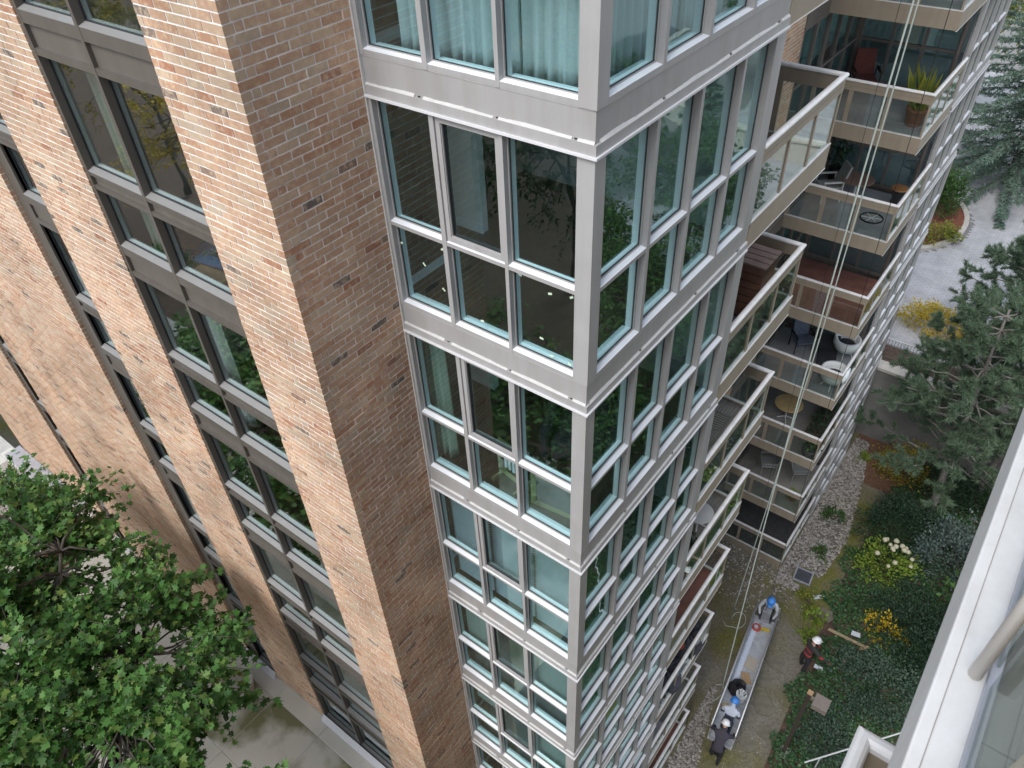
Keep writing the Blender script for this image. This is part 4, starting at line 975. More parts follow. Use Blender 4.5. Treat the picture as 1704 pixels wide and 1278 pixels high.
curtain(FRONT, -5.75, -5.35, -.88, -.0 - 2.3, .05, GREENC, 'grey-green curtain inside the wide window strip, level with the empty room', .04, .12)
curtain(FRONT, -5.5, -4.95, -.88, -H - 2.3, -H + .05, SHEER, 'white curtain inside the wide window strip, level with the green curtain', .04, .12)
SLAT = mat('white_blind_slat', (.76, .82, .86), .5, var=.03)
def blind(u0, u1, k, z0, z1, label):
    t = empty('window_blind', ((u0 + u1) / 2, .27, -H * k + z1), label=label, cat='blind'); ti = Matrix.Translation(t.location).inverted()
    q = MB(); q.box((u0, .245, -H * k + z1 - .05), (u1, .30, -H * k + z1)); o = q.obj('head_rail', SLAT, t); o.matrix_parent_inverse = ti
    q = MB(); z = -H * k + z1 - .06
    while z > -H * k + z0:
        q.hexa([(u0,.250,z),(u1,.250,z),(u1,.295,z-.030),(u0,.295,z-.030),(u0,.250,z+.003),(u1,.250,z+.003),(u1,.295,z-.027),(u0,.295,z-.027)]); z -= .052
    o = q.obj('slats', SLAT, t); o.matrix_parent_inverse = ti; o['kind'] = 'stuff'
blind(-2.39, -1.70, 2, -2.2, .0, 'closed white slatted blind behind the window beside the brick wall')
blind(-1.66, -.93, 2, -2.2, .0, 'closed white slatted blind behind the opening window between its neighbours')
blind(-.90, -.16, 2, -2.2, .0, 'closed white slatted blind behind the window beside the corner column')
SHADE = cloth_mat('roller_shade_cloth', (.50, .53, .47), .3)
def shade(fr, u0, u1, k, z0, label, w=.25):
    q = MB(fr); q.box((u0, -w - .004, -H * k + z0), (u1, -w, -H * k - .03)); q.box((u0, -w - .012, -H * k + z0 - .02), (u1, -w + .008, -H * k + z0 - .0005)); o = q.obj('roller_shade', SHADE); tag(o, label, 'shade')
shade(FRONT, -2.39, -1.70, 3, -1.45, 'roller shade half down beside the brick wall, below the slatted blinds')
shade(FRONT, -.89, -.17, 3, -1.75, 'roller shade mostly down beside the corner column, below the slatted blinds')
shade(SIDE, .17, .96, 3, -1.75, 'roller shade around the corner from the mostly lowered one')
shade(FRONT, -2.39, -1.70, 4, -1.0, 'short roller shade beside the brick wall two storeys below the blinds')
shade(FRONT, -.89, -.17, 4, -1.55, 'roller shade beside the corner column two storeys below the blinds')
shade(SIDE, .17, .96, 4, -1.6, 'roller shade around the corner two storeys below the blinds')
# masking tape left on the freshly fitted panes
TAPE = mat('green_masking_tape', (.55, .68, .50), .8, var=.05)
for x_, z_ in TAPES:
    a = random.uniform(-.9, .9); c, s = math.cos(a), math.sin(a); q = MB(); hw, hh = .022, .011
    P = [(x_ + c * u - s * v, z_ + s * u + c * v) for u, v in ((-hw, -hh), (hw, -hh), (hw, hh), (-hw, hh))]
    q.hexa([(p[0], .0785, p[1]) for p in P] + [(p[0], .0797, p[1]) for p in P]); o = q.obj('tape_piece', TAPE); tag(o, 'small pale green tape piece stuck to the empty room window', 'tape', 'tape pieces on the window panes')
# drying rack and leaning picture frame in the furnished room, sheets on the strip-room floor
OLIVE = mat('olive_painted_wood', (.30, .29, .14), .6, var=.08); WHP = mat('white_plastic', (.75, .78, .78), .5, var=.03)
zr = -H - 2.40
t = empty('drying_rack', (-1.42, .50, zr), -.15, label='olive drying rack hung with white towels in the furnished room', cat='rack')
q = MB(); q.ring(-.22, .22, .08, .68, -.02, .02, .035); q.obj('frame', OLIVE, t)
q = MB()
for i in range(7):
    q.box((-.2 + i * .06, -.012, .56), (-.2 + i * .06 + .012, .012, .65))
q.obj('top_lattice', OLIVE, t)
for i in range(5):
    q = MB(); q.box((-.16 + i * .075, .03, .16), (-.12 + i * .075, .05, .56)); q.obj('towel', WHP, t)
for x_ in (-.2, .2):
    q = MB(); q.box((x_ - .015, -.16, 0), (x_ + .015, .16, .06)); q.obj('foot', OLIVE, t)
t = empty('leaning_frame', (-.62, .42, zr), .12, label='olive picture frame leaning by the corner in the furnished room', cat='frame')
q = MB(); q.ring(-.38, .38, .02, .62, -.02, .015, .07); q.obj('frame', OLIVE, t)
q = MB(); q.box((-.31, -.008, .09), (.31, 0, .55)); q.obj('canvas', mat('grey_canvas', (.10, .105, .10), .8, var=.2), t)
t = empty('armchair', (-1.0, 1.5, zr), .4, label='dark armchair in the furnished room behind the drying rack', cat='chair')
DK = mat('dark_fabric', (.028, .022, .024), .95, var=.2, scale=20)
for nm, a, b in (('seat', (-.35, -.35, .12), (.35, .35, .42)), ('backrest', (-.35, .36, .12), (.35, .52, .95)), ('arm', (-.50, -.35, .12), (-.36, .5, .62)), ('arm', (.36, -.35, .12), (.50, .5, .62))):
    q = MB(); q.box(a, b); q.obj(nm, DK, t, bevel=.05)
for x_, y_ in ((-.4, -.28), (.4, -.28), (-.4, .42), (.4, .42)):
    q = MB(); q.tube([(x_, y_, 0), (x_, y_, .13)], .025, 8); q.obj('leg', DK, t)
BLUE = mat('blue_sheet_plastic', (.03, .22, .48), .5, var=.06); CARD = mat('cardboard', (.36, .25, .14), .9, var=.1)
for i, (cx, cy, a, sx, sy, mt_, lab) in enumerate(((-5.72, -.80, .3, .26, .13, BLUE, 'blue sheet on the floor left of the mullion in the strip room'), (-5.42, -.38, .15, .2, .14, BLUE, 'blue sheet on the strip room floor farthest from its window'),
        (-5.12, -.58, .1, .30, .085, BLUE, 'long blue sheet beside the cardboard on the strip room floor'), (-4.88, -.80, .05, .30, .12, CARD, 'brown cardboard sheet on the strip room floor'), (-4.42, -.92, .3, .16, .08, BLUE, 'small blue sheet by the sill in the strip room'))):
    q = MB(); q.box((-sx, -sy, 0), (sx, sy, .02)); q.v = [(v[0], v[1] + .05 * v[0], v[2] + (.02 * math.sin(v[0] * 9) if i else 0)) for v in q.v]; o = q.obj('floor_sheet', mt_, None, (cx, cy, -2.398), (0, 0, a)); tag(o, lab, 'sheet')

# ================================================================== balcony furniture
def fz(k): return -H * k - 2.36
WOODB = mat('brown_wood', (.13, .062, .042), .6, var=.25, scale=5); METD = mat('dark_metal', (.03, .03, .032), .4, .6); TERR = mat('terracotta', (.20, .085, .05), .85, var=.12)
REDFAB = mat('dark_red_fabric', (.11, .03, .024), .9, var=.15); PALEW = mat('pale_plastic', (.62, .62, .62), .5, var=.04); TAN = mat('tan_wood', (.42, .30, .14), .6, var=.12)
BLK = mat('black_cushion', (.02, .022, .026), .9, var=.2); GREYW = mat('grey_resin', (.33, .33, .31), .7, var=.08); BLUEF = mat('striped_blue_fabric', (.10, .12, .16), .9, var=.5, scale=25)
def wood_cabinet(loc, label):
    t = empty('slatted_cabinet', loc, label=label, cat='cabinet')
    for i in range(7):
        q = MB(); q.box((-.62, -.30, .05 + i * .14), (.62, -.27, .05 + i * .14 + .12)); q.obj('front_slat', WOODB, t)
    for i in range(4):
        q = MB(); q.box((-.66, -.32 + i * .16, 1.03), (.66, -.32 + i * .16 + .135, 1.06)); q.obj('top_slat', mat('weathered_wood', (.20, .14, .12), .7, var=.2, scale=6), t)
    q = MB(); q.box((-.60, -.268, .03), (.60, .30, 1.02)); q.obj('body', WOODB, t)
wood_cabinet((-.88, 5.75, fz(1)), 'dark brown slatted wooden cabinet standing on a near balcony')
def cushion(loc, sx, sy, sz, mt_, label, rz=0):
    q = MB(); q.box((-sx, -sy, 0), (sx, sy, sz)); o = q.obj('cushion', mt_, None, loc, (0, 0, rz), bevel=.04); tag(o, label, 'cushion')
cushion((-.62, 4.7, fz(1)), .32, .5, .22, mat('blue_grey_cushion', (.09, .095, .12), .95, var=.15), 'blue-grey cushion lying in front of the slatted cabinet')
def round_table(loc, r, h, mt_, label):
    t = empty('round_table', loc, label=label, cat='table'); q = MB(); q.lathe([(r * .96, h - .035), (r, h - .02), (r, h), (r * .97, h + .006)], n=28); q.obj('table_top', mt_, t)
    q = MB(); q.tube([(0, 0, .03), (0, 0, h - .03)], .03, 8); q.obj('pedestal', PALEW, t)
    for i in range(4):
        a = i * math.pi / 2 + .4; q = MB(); q.tube([(0, 0, .12), (math.cos(a) * r * .6, math.sin(a) * r * .6, .02)], .018, 6); q.obj('foot', PALEW, t)
round_table((-1.55, 15.3, fz(5)), .46, .70, TAN, 'round tan table with pale pedestal on a far balcony')
round_table((-1.45, 15.6, fz(2)), .42, .66, mat('brown_table_top', (.20, .13, .10), .5, var=.1), 'round brown table on a far balcony between chair and stool')
round_table((-.50, 5.35, fz(3)), .30, .45, PALEW, 'small round pale table on the wooden near balcony deck')
def arm_chair(name, loc, rz, mt_, label, slat=False, frame=METD):
    t = empty(name, loc, rz, label=label, cat='chair')
    q = MB(); q.box((-.26, -.26, .36), (.26, .26, .42)); q.obj('seat', mt_, t, bevel=.015)
    if slat:
        for i in range(5):
            q = MB(); q.hexa([(-.25 + i * .105, .24, .42), (-.17 + i * .105, .24, .42), (-.17 + i * .105, .27, .42), (-.25 + i * .105, .27, .42), (-.25 + i * .105, .40, 1.0), (-.17 + i * .105, .40, 1.0), (-.17 + i * .105, .43, 1.0), (-.25 + i * .105, .43, 1.0)]); q.obj('back_slat', mt_, t)
    else:
        q = MB(); q.hexa([(-.26, .22, .40), (.26, .22, .40), (.26, .29, .40), (-.26, .29, .40), (-.24, .38, .98), (.24, .38, .98), (.24, .44, .98), (-.24, .44, .98)]); q.obj('backrest', mt_, t, bevel=.02)
    for s_ in (-1, 1):
        q = MB(); q.box((s_ * .30 - .03, -.26, .58), (s_ * .30 + .03, .28, .61)); q.obj('armrest', frame, t)
        for y_ in (-.24, .26): q = MB(); q.tube([(s_ * .30, y_, 0), (s_ * .30, y_, .58)], .018, 6); q.obj('leg', frame, t)
arm_chair('armchair', (-2.05, 16.0, fz(1)), .5, REDFAB, 'dark red armchair on a far balcony near the glazing')
arm_chair('armchair', (-2.1, 15.4, fz(2)), -.9, GREYW, 'grey armchair beside the round brown table', frame=PALEW)
arm_chair('garden_chair', (-1.7, 15.3, fz(6)), -1.1, GREYW, 'pale grey slatted garden chair on a far balcony', slat=True, frame=GREYW)
arm_chair('garden_chair', (-.7, 15.6, fz(6)), 2.2, GREYW, 'second slatted garden chair facing the handrail', slat=True, frame=GREYW)
arm_chair('armchair', (-1.75, 15.7, fz(4)), .7, BLUEF, 'striped dark armchair on the balcony with the white tub chair')
def tub_chair(loc, rz, label):
    t = empty('tub_chair', loc, rz, label=label, cat='chair')
    q = MB(); n = 20; V = []
    for j, (r0, z0) in enumerate(((.16, .30), (.34, .34), (.40, .52), (.40, .70), (.33, .70), (.33, .52), (.27, .42), (.1, .40))):
        for i in range(n):
            a = i * math.tau / n; lift = .16 * max(0, math.cos(a)) if j in (3, 4) else 0; V.append((r0 * math.cos(a), r0 * math.sin(a), z0 + lift))
    F = [(j * n + i, j * n + (i + 1) % n, (j + 1) * n + (i + 1) % n, (j + 1) * n + i) for j in range(7) for i in range(n)]
    link('shell', fast_mesh('shell', V, F, WHP, smooth=True), t)
    q = MB(); q.lathe([(.29, .42), (.30, .45), (.28, .49), (.1, .50)], n=16); q.obj('seat_cushion', BLK, t, smooth=True)
    for i in range(4): a = i * math.pi / 2 + .78; q = MB(); q.tube([(.12 * math.cos(a), .12 * math.sin(a), .33), (.28 * math.cos(a), .28 * math.sin(a), 0)], .014, 6); q.obj('leg', PALEW, t)
tub_chair((-.55, 16.1, fz(4)), 2.6, 'white tub chair with black cushion beside the far balcony glazing')
tub_chair((-.35, 14.45, fz(4)), -.6, 'white tub chair with black cushion at the far balcony rail corner')
t = empty('chaise', (-.85, 15.35, fz(4)), .25, label='dark low chaise lounge between the two white tub chairs', cat='lounger')
q = MB(); q.box((-.28, -.6, .22), (.28, .45, .30)); q.obj('mattress', BLK, t, bevel=.02)
q = MB(); q.hexa([(-.28, .46, .24), (.28, .46, .24), (.28, .52, .30), (-.28, .52, .30), (-.28, .82, .58), (.28, .82, .58), (.28, .78, .63), (-.28, .78, .63)]); q.obj('backrest', BLK, t)
for x_, y_ in ((-.24, -.5), (.24, -.5), (-.24, .4), (.24, .4)): q = MB(); q.tube([(x_, y_, 0), (x_, y_, .23)], .016, 6); q.obj('leg', METD, t)
def pot_plant(loc, r, h, mt_, leaf, label, kind='spiky', lh=.8, n=40, ls=.1):
    t = empty('potted_plant', loc, label=label, cat='plant'); q = MB(); q.lathe([(r * .68, 0), (r * .9, h * .75), (r, h * .82), (r, h), (r * .88, h), (r * .85, h - .06), (.02, h - .06)], n=18); q.obj('pot', mt_, t)
    if kind == 'spiky':
        P = np.stack([rng.normal(0, r * .35, n), rng.normal(0, r * .35, n), np.full(n, h - .05)], 1); D_ = np.stack([rng.normal(0, .32, n), rng.normal(0, .32, n), np.ones(n)], 1)
        tm = (np.array([(-.035,0,0),(.035,0,0),(.05,.5,.02),(0,1,.1),(-.05,.5,.02)], float), [np.array([(0,1,2,3,4)])])
        link('leaves', scatter('leaves', tm, P, unit(n), D_, rng.uniform(.6, 1.1, n) * lh, leaf), t)
    else:
        P = unit(n) * np.array([r * 1.5, r * 1.5, lh * .5]) * rng.uniform(.3, 1, (n, 1)) + np.array([0, 0, h + lh * .4]); link('leaves', scatter('leaves', T_LEAF, P, unit(n) + np.array([0, 0, .8]), unit(n), rng.uniform(.7, 1.3, n) * ls, leaf), t)
        q = MB(); q.tube([(0, 0, h - .1), (0, 0, h + lh * .5)], .015, 5); q.obj('stem', BARK, t)
pot_plant((-.42, 14.7, fz(1)), .24, .42, TERR, L_YG, 'tall spiky snake plant in a terracotta pot on a far balcony', lh=1.0)
pot_plant((-.28, 14.05, fz(5)), .26, .40, mat('dark_pot', (.05, .05, .05), .7), L_GRN, 'bushy plant in a dark pot at the far balcony rail corner', 'bush', .35, 90, .09)
pot_plant((-.42, 14.5, fz(6)), .16, .16, TERR, L_LIME, 'yellow flowering plant in a low pot on a far balcony', 'bush', .3, 70, .10)
pot_plant((-2.25, 16.3, fz(2)), .2, .5, METD, L_DARK, 'dark bushy houseplant by the glazing beside the grey armchair', 'bush', 1.0, 160, .12)
pot_plant((-.30, 4.2, fz(4)), .15, .28, TERR, L_GRN, 'small plant in a terracotta pot on the red tiled near balcony', 'bush', .3, 60, .08)
pot_plant((-.35, 4.55, fz(3)), .17, .3, METD, L_DARK, 'dark low plant in a black pot on the wooden near balcony deck', 'bush', .3, 80, .1)
q = MB(); q.box((-.3, -.9, 0), (.3, .9, .32)); pl = empty('planter_box', (-.42, 15.6, fz(5)), label='long brown planter box full of dark foliage behind a handrail', cat='planter'); q.obj('box', mat('brown_planter', (.07, .04, .03), .8), pl)
n = 520; P = rng.uniform(-1, 1, (n, 3)) * np.array([.3, .9, .12]) + np.array([0, 0, .42]); link('foliage', scatter('foliage', T_LEAF, P, unit(n) + np.array([0, 0, 1.]), unit(n), rng.uniform(.06, .13, n), L_DARK), pl)
t = empty('side_stool', (-.45, 16.0, fz(2)), label='black side stool with a round copper-coloured top', cat='stool'); q = MB(); q.lathe([(.20, .46), (.22, .48), (.21, .50), (.02, .505)], n=20); q.obj('stool_top', mat('copper_top', (.35, .16, .06), .4, var=.1), t); q = MB(); q.lathe([(.16, 0), (.13, .2), (.17, .455)], n=16); q.obj('drum', BLK, t)
hp = MB(); hp.tube([(.28 * math.cos(i * .2618), .28 * math.sin(i * .2618), .02) for i in range(25)], .02, 8, cap=False)
t = empty('wicker_hoop', (-.72, 14.95, fz(2)), label='round wicker hoop lying on the grey far balcony floor', cat='hoop'); hp.obj('ring', METD, t)
for a in (0.2, 1.25, 2.3): q = MB(); q.tube([(-.27 * math.cos(a), -.27 * math.sin(a), .02), (.27 * math.cos(a), .27 * math.sin(a), .02)], .01, 6); q.obj('spoke', PALEW, t)
for i, (x_, y_, k, lab) in enumerate(((-.35, 5.9, 5, 'pile of dark tarpaulin and tools on a near balcony'), (-.35, 4.7, 5, 'second heap of dark tarpaulin on a near balcony'))):
    q = MB(); q.lathe([(.46, 0), (.5, .1), (.38, .26), (.2, .36), (.04, .40)], n=14, sx=.8, sy=1.3); q.v = [(v[0] * random.uniform(.8, 1.2), v[1] * random.uniform(.8, 1.2), v[2] * random.uniform(.7, 1.2)) for v in q.v]; o = q.obj('tarpaulin_heap', mat('dark_tarp', (.03, .028, .04), .6, var=.4, scale=9), None, (x_, y_, fz(k)), smooth=False); tag(o, lab, 'tarpaulin')
q = MB(); q.lathe([(.10, 0), (.13, .05), (.13, .1)], n=12); q.v = [(v[0], v[1], v[2]) for v in q.v]; o = q.obj('orange_bowl', mat('orange_plastic', (.5, .08, .03), .5), None, (-.40, 5.5, fz(5) + .38)); tag(o, 'small orange bowl on the dark tarpaulin heap', 'bowl')
q = MB(); q.box((-.3, -.45, 0), (.3, .45, .4)); o = q.obj('storage_box', mat('grey_plastic', (.36, .36, .38), .6, var=.05), None, (-.40, 4.3, fz(6)), bevel=.03); tag(o, 'grey plastic storage box on a low near balcony', 'box')
# ================================================================== swing stage, ropes, workers, garden things
ALS = mat('bare_aluminium', (.55, .56, .58), .38, .55, var=.06, scale=8); DECKA = mat('stage_deck', (.42, .44, .47), .5, .2, var=.15, scale=6)
SA, SB = Vector((.46, 11.25, 0)), Vector((1.06, 6.55, 0)); sd_ = (SB - SA).normalized(); SL = (SB - SA).length; rzs = math.atan2(sd_.y, sd_.x)
SC = (SA + SB) / 2; st = empty('swing_stage', (SC.x, SC.y, GZ), rzs, label='long aluminium suspended work platform standing on the mossy ground', cat='work platform')
hw = .36
q = MB(); q.box((-SL / 2, -hw + .02, .28), (SL / 2, hw - .02, .33)); q.obj('deck', DECKA, st)
for i in range(18):
    x_ = -SL / 2 + .1 + i * SL / 18; q = MB(); q.box((x_, -hw + .03, .3305), (x_ + .03, hw - .03, .335)); q.obj('deck_rib', ALS, st)
for s_ in (-1, 1):
    q = MB(); q.box((-SL / 2, s_ * hw - .012, .335), (SL / 2, s_ * hw + .012, .48)); q.obj('toe_board', ALS, st)
    for h_ in (.78, 1.22): q = MB(); q.tube([(-SL / 2, s_ * hw, h_), (SL / 2, s_ * hw, h_)], .026, 8); q.obj('guard_rail', ALS, st, smooth=True)
    for i in range(7):
        x_ = -SL / 2 + .03 + i * (SL - .06) / 6; q = MB(); q.box((x_ - .02, s_ * hw - .02, .25), (x_ + .02, s_ * hw + .02, 1.24)); q.obj('upright', ALS, st)
    for i in range(6):
        x_ = -SL / 2 + .03 + i * (SL - .06) / 6; d__ = (SL - .06) / 6; q = MB(); q.tube([(x_, s_ * hw, .34), (x_ + d__, s_ * hw, 1.2)] if i % 2 else [(x_, s_ * hw, 1.2), (x_ + d__, s_ * hw, .34)], .012, 6); q.obj('brace', ALS, st)
for e_ in (-1, 1):
    q = MB(); q.box((e_ * SL / 2 - .03, -hw, .335), (e_ * SL / 2 + .03, hw, .40)); q.obj('end_plate', ALS, st)
    q = MB(); q.box((e_ * (SL / 2 + .02) - .10, -.14, .45), (e_ * (SL / 2 + .02) + .10, .14, .95)); q.obj('hoist_motor', mat('hoist_grey', (.32, .33, .36), .45, .3), st, bevel=.02)
    q = MB(); q.tube([(e_ * (SL / 2 + .1), -.2, .2), (e_ * (SL / 2 + .1), .2, .2)], .2, 12); q.obj('caster_wheel', METD, st)
def on_stage(u, v, z): p = SC + sd_ * u + Vector((-sd_.y, sd_.x, 0)) * v; return (p.x, p.y, GZ + z)
t = empty('bucket', on_stage(.75, .12, .335), label='white bucket with tools standing on the work platform', cat='bucket'); q = MB(); q.lathe([(.13, 0), (.155, .36), (.165, .36), (.165, .38), (.14, .38), (.135, .34), (.02, .33)], n=18); q.obj('pail', WHP, t, smooth=False)
for i in range(6): a = i; q = MB(); q.tube([(.06 * math.cos(a), .06 * math.sin(a), .3), (.12 * math.cos(a), .12 * math.sin(a), .5)], .016, 6); q.obj('tool_handle', [METD, ALS, PALEW][i % 3], t)
def heap(loc, r, h, mt_, label, name, cat, rz=0, sx=1, sy=1):
    q = MB(); q.lathe([(r, 0), (r * 1.05, h * .35), (r * .8, h * .75), (r * .4, h), (.03, h * 1.05)], n=14, sx=sx, sy=sy); q.v = [(v[0] * random.uniform(.85, 1.15), v[1] * random.uniform(.85, 1.15), v[2] * random.uniform(.8, 1.15)) for v in q.v]; o = q.obj(name, mt_, None, loc, (0, 0, rz)); return tag(o, label, cat)
heap(on_stage(.45, -.05, .335), .27, .32, mat('black_bag_plastic', (.018, .018, .022), .35, var=.3), 'crumpled black bag beside the white bucket on the work platform', 'black_bag', 'bag', sx=1.0, sy=1.1)
def flat(name, loc, pts, th, mt_, label, cat, rz=0, rot=(0, 0)):
    q = MB(); q.prism(pts, 0, th); o = q.obj(name, mt_, None, loc, (rot[0], rot[1], rz)); return tag(o, label, cat)
flat('cardboard_sheet', on_stage(-.62, .08, .345), [(-.25, -.16), (.22, -.2), (.27, .14), (-.2, .18)], .012, mat('pale_card', (.40, .36, .30), .9, var=.06), 'pale cardboard sheet lying on the work platform deck', 'cardboard', rzs)
flat('cardboard_sheet', on_stage(-.05, .05, .345), [(-.2, -.13), (.25, -.1), (.2, .17), (-.16, .15)], .012, CARD, 'brown cardboard piece next to the black bag', 'cardboard', rzs + .4)
flat('metal_panel', on_stage(-.9, -.20, .345), [(-1.3, -.08), (1.3, -.08), (1.3, .08), (-1.3, .08)], .01, mat('blue_white_film', (.55, .62, .72), .35, var=.05), 'long pale blue metal panel along the work platform rail', 'panel', rzs)
flat('metal_panel', on_stage(1.4, -.05, .345), [(-.35, -.12), (.35, -.12), (.35, .12), (-.35, .12)], .01, mat('blue_white_film', (.55, .62, .72), .35), 'short pale blue metal panel near the bent worker', 'panel', rzs + .2)
cq = MB()
for j in range(4): cq.tube([((.13 - .006 * j) * math.cos(i * .314), (.13 - .006 * j) * math.sin(i * .314), .02 + j * .03) for i in range(21)], .016, 6, cap=False)
o = cq.obj('red_cable_coil', mat('red_cable', (.42, .06, .03), .5), None, on_stage(-1.95, -.15, .335)); tag(o, 'coil of red cable at the far end of the work platform', 'cable')
flat('yellow_tool', on_stage(-2.0, .12, .36), [(-.14, -.04), (.14, -.05), (.15, .04), (-.12, .05)], .05, mat('yellow_plastic', (.55, .40, .03), .5), 'yellow hand tool beside the red cable coil', 'tool', .4)
flat('wood_offcut', on_stage(1.15, -.22, .345), [(-.12, -.06), (.12, -.06), (.12, .06), (-.12, .06)], .05, TAN, 'short wooden offcut on the work platform behind the bucket', 'wood', .7)

# ropes and wire
ROPE = mat('pale_green_rope', (.46, .52, .47), .8, var=.12, scale=60); WIRE = mat('dark_wire_rope', (.035, .033, .03), .5, .5)
def rope(name, pts, r, mt_, label, cat='rope'):
    q = MB(); q.tube(pts, r, 7); o = q.obj(name, mt_, smooth=True); return tag(o, label, cat)
def hang(x0, y0, z0, x1, y1, z1, bx=0, n=24): return [(x0 + (x1 - x0) * i / n + bx * math.sin(math.pi * i / n), y0 + (y1 - y0) * i / n, z0 + (z1 - z0) * i / n) for i in range(n + 1)]
rope('hanging_rope', hang(-.53, 10.85, GZ + .02, -.42, 10.85, 9, .20), .015, ROPE, 'pale rope hanging past the balconies and ending in a loop on the ground')
rope('hanging_rope', hang(.50, 7.55, GZ + 1.2, .44, 7.62, 9, -.17), .015, ROPE, 'pale rope hanging past the balconies down to the work platform end')
rope('suspension_wire', hang(.42, 11.2, GZ + .9, .06, 11.2, 9), .007, WIRE, 'thin dark wire running up from the far hoist of the work platform', 'wire')
rope('suspension_wire', hang(-1.05, 13.2, GZ + .4, -1.1, 13.2, 9), .005, WIRE, 'thinner dark wire hanging close to the far balcony fronts', 'wire')
rope('rope_loop', [(-.53 + .0, 10.85, GZ + .015)] + [(-.30 + .24 * math.cos(a), 10.95 + .34 * math.sin(a), GZ + .015) for a in np.linspace(2.6, -1.6, 14)] + [(-.55, 10.5, GZ + .015), (-.7, 10.62, GZ + .015)], .013, ROPE, 'pale rope end curled in a loop on the moss')
rope('ground_rope', [(.12, 8.35, GZ + .02), (.30, 8.5, GZ + .02), (.46, 8.3, GZ + .02), (.36, 7.95, GZ + .02), (.16, 7.6, GZ + .02), (.10, 7.42, GZ + .02), (.28, 7.2, GZ + .02), (.50, 7.02, GZ + .02), (.66, 7.1, GZ + .02), (.72, 7.3, GZ + .02), (.60, 7.42, GZ + .02), (.52, 7.28, GZ + .02), (.62, 7.12, GZ + .025), (.66, 6.9, GZ + .02), (.84, 6.8, GZ + .02)], .014, ROPE, 'pale rope lying in a squiggle on the ground below the near balconies')

# drain grate, flagstones, planks, papers
gt = empty('drain_grate', (.83, 13.95, GZ + .02), .10, label='square metal drain grate set between gravel and moss', cat='grate')
q = MB()
for a, b in (((-.31, -.31, .0), (.31, -.26, .05)), ((-.31, .26, .0), (.31, .31, .05)), ((-.31, -.259, .0), (-.26, .259, .05)), ((.26, -.259, .0), (.31, .259, .05))): q.box(a, b)
q.obj('frame', mat('grate_frame', (.36, .37, .40), .5, .3), gt)
for i in range(12): q = MB(); q.box((-.25 + i * .043, -.258, .015), (-.25 + i * .043 + .02, .258, .04)); q.obj('bar', mat('grate_bar', (.16, .17, .20), .5, .4), gt)
q = MB(); q.box((-.255, -.255, .001), (.255, .255, .006)); q.obj('sump', GASKET, gt)
FLAG = mat('mossy_flagstone', (.145, .135, .10), .9, var=.2, scale=5, bump=.3)
for i, (x_, y_, s_, lab) in enumerate(((1.36, 10.2, .30, 'pale flagstone in the moss beside the work platform middle'), (1.24, 9.4, .31, 'flagstone touching the work platform between two others'), (1.62, 8.6, .36, 'long pointed flagstone at the ivy edge'), (2.05, 7.85, .27, 'round flagstone near the garden lamp foot'), (2.04, 12.9, .33, 'square brown flagstone beside the pale hostas'), (1.75, 7.2, .25, 'small flagstone behind the bent worker'))):
    pts = [(s_ * random.uniform(.8, 1.2) * math.cos(a), s_ * random.uniform(.75, 1.1) * math.sin(a)) for a in np.linspace(0, 5.4, 6)]
    flat('flagstone', (x_, y_, GZ - .01), pts, .035, FLAG, lab, 'flagstone', random.uniform(0, 1))
PLK = mat('raw_plank', (.33, .25, .15), .85, var=.15, scale=6)
flat('plank', (2.92, 12.35, GZ + .14), [(-.62, -.05), (.62, -.045), (.6, .05), (-.6, .055)], .03, PLK, 'long broken plank lying on the ivy', 'plank', .05)
flat('plank', (3.50, 12.30, GZ + .16), [(-.16, -.04), (.16, -.05), (.18, .04), (-.15, .05)], .03, PLK, 'short plank stub touching the long broken plank', 'plank', .9)
flat('plank', (3.22, 11.6, GZ + .14), [(-.22, -.07), (.24, -.06), (.22, .07), (-.24, .06)], .03, PLK, 'short wide plank on the ivy apart from the others', 'plank', 1.1)
PAP = mat('pale_paper', (.48, .52, .56), .8, var=.06)
for x_, y_, sx, sy, rz_, lab in ((1.60, 13.45, .22, .07, .75, 'pale folded sheet near the drain grate'), (3.12, 12.66, .15, .09, .2, 'pale scrap between the planks and the golden shrub'), (2.55, 10.77, .14, .07, .1, 'pale scrap on the ivy behind the standing worker')):
    flat('paper_scrap', (x_, y_, GZ + .16 if x_ > 2 else GZ + .02), [(-sx, -sy), (sx, -sy * .8), (sx * .9, sy), (-sx * .9, sy)], .01, PAP, lab, 'paper', rz_, (.1, .08))
# garden handrail in the planting
gh = empty('garden_handrail', (4.55, 8.8, GZ), label='pale metal handrail half hidden in the garden planting', cat='railing'); GI = Matrix.Translation((4.55, 8.8, GZ)).inverted()
q = MB(); q.tube([(3.3, 7.25, -20.42), (5.9, 10.55, -20.38)], .024, 8); o = q.obj('top_rail', RAILM, gh); o.matrix_parent_inverse = GI
for f__ in (.12, .5, .88): q = MB(); q.tube([(3.3 + 2.6 * f__, 7.25 + 3.3 * f__, GZ), (3.3 + 2.6 * f__, 7.25 + 3.3 * f__, -20.42)], .02, 6); o = q.obj('post', RAILM, gh); o.matrix_parent_inverse = GI
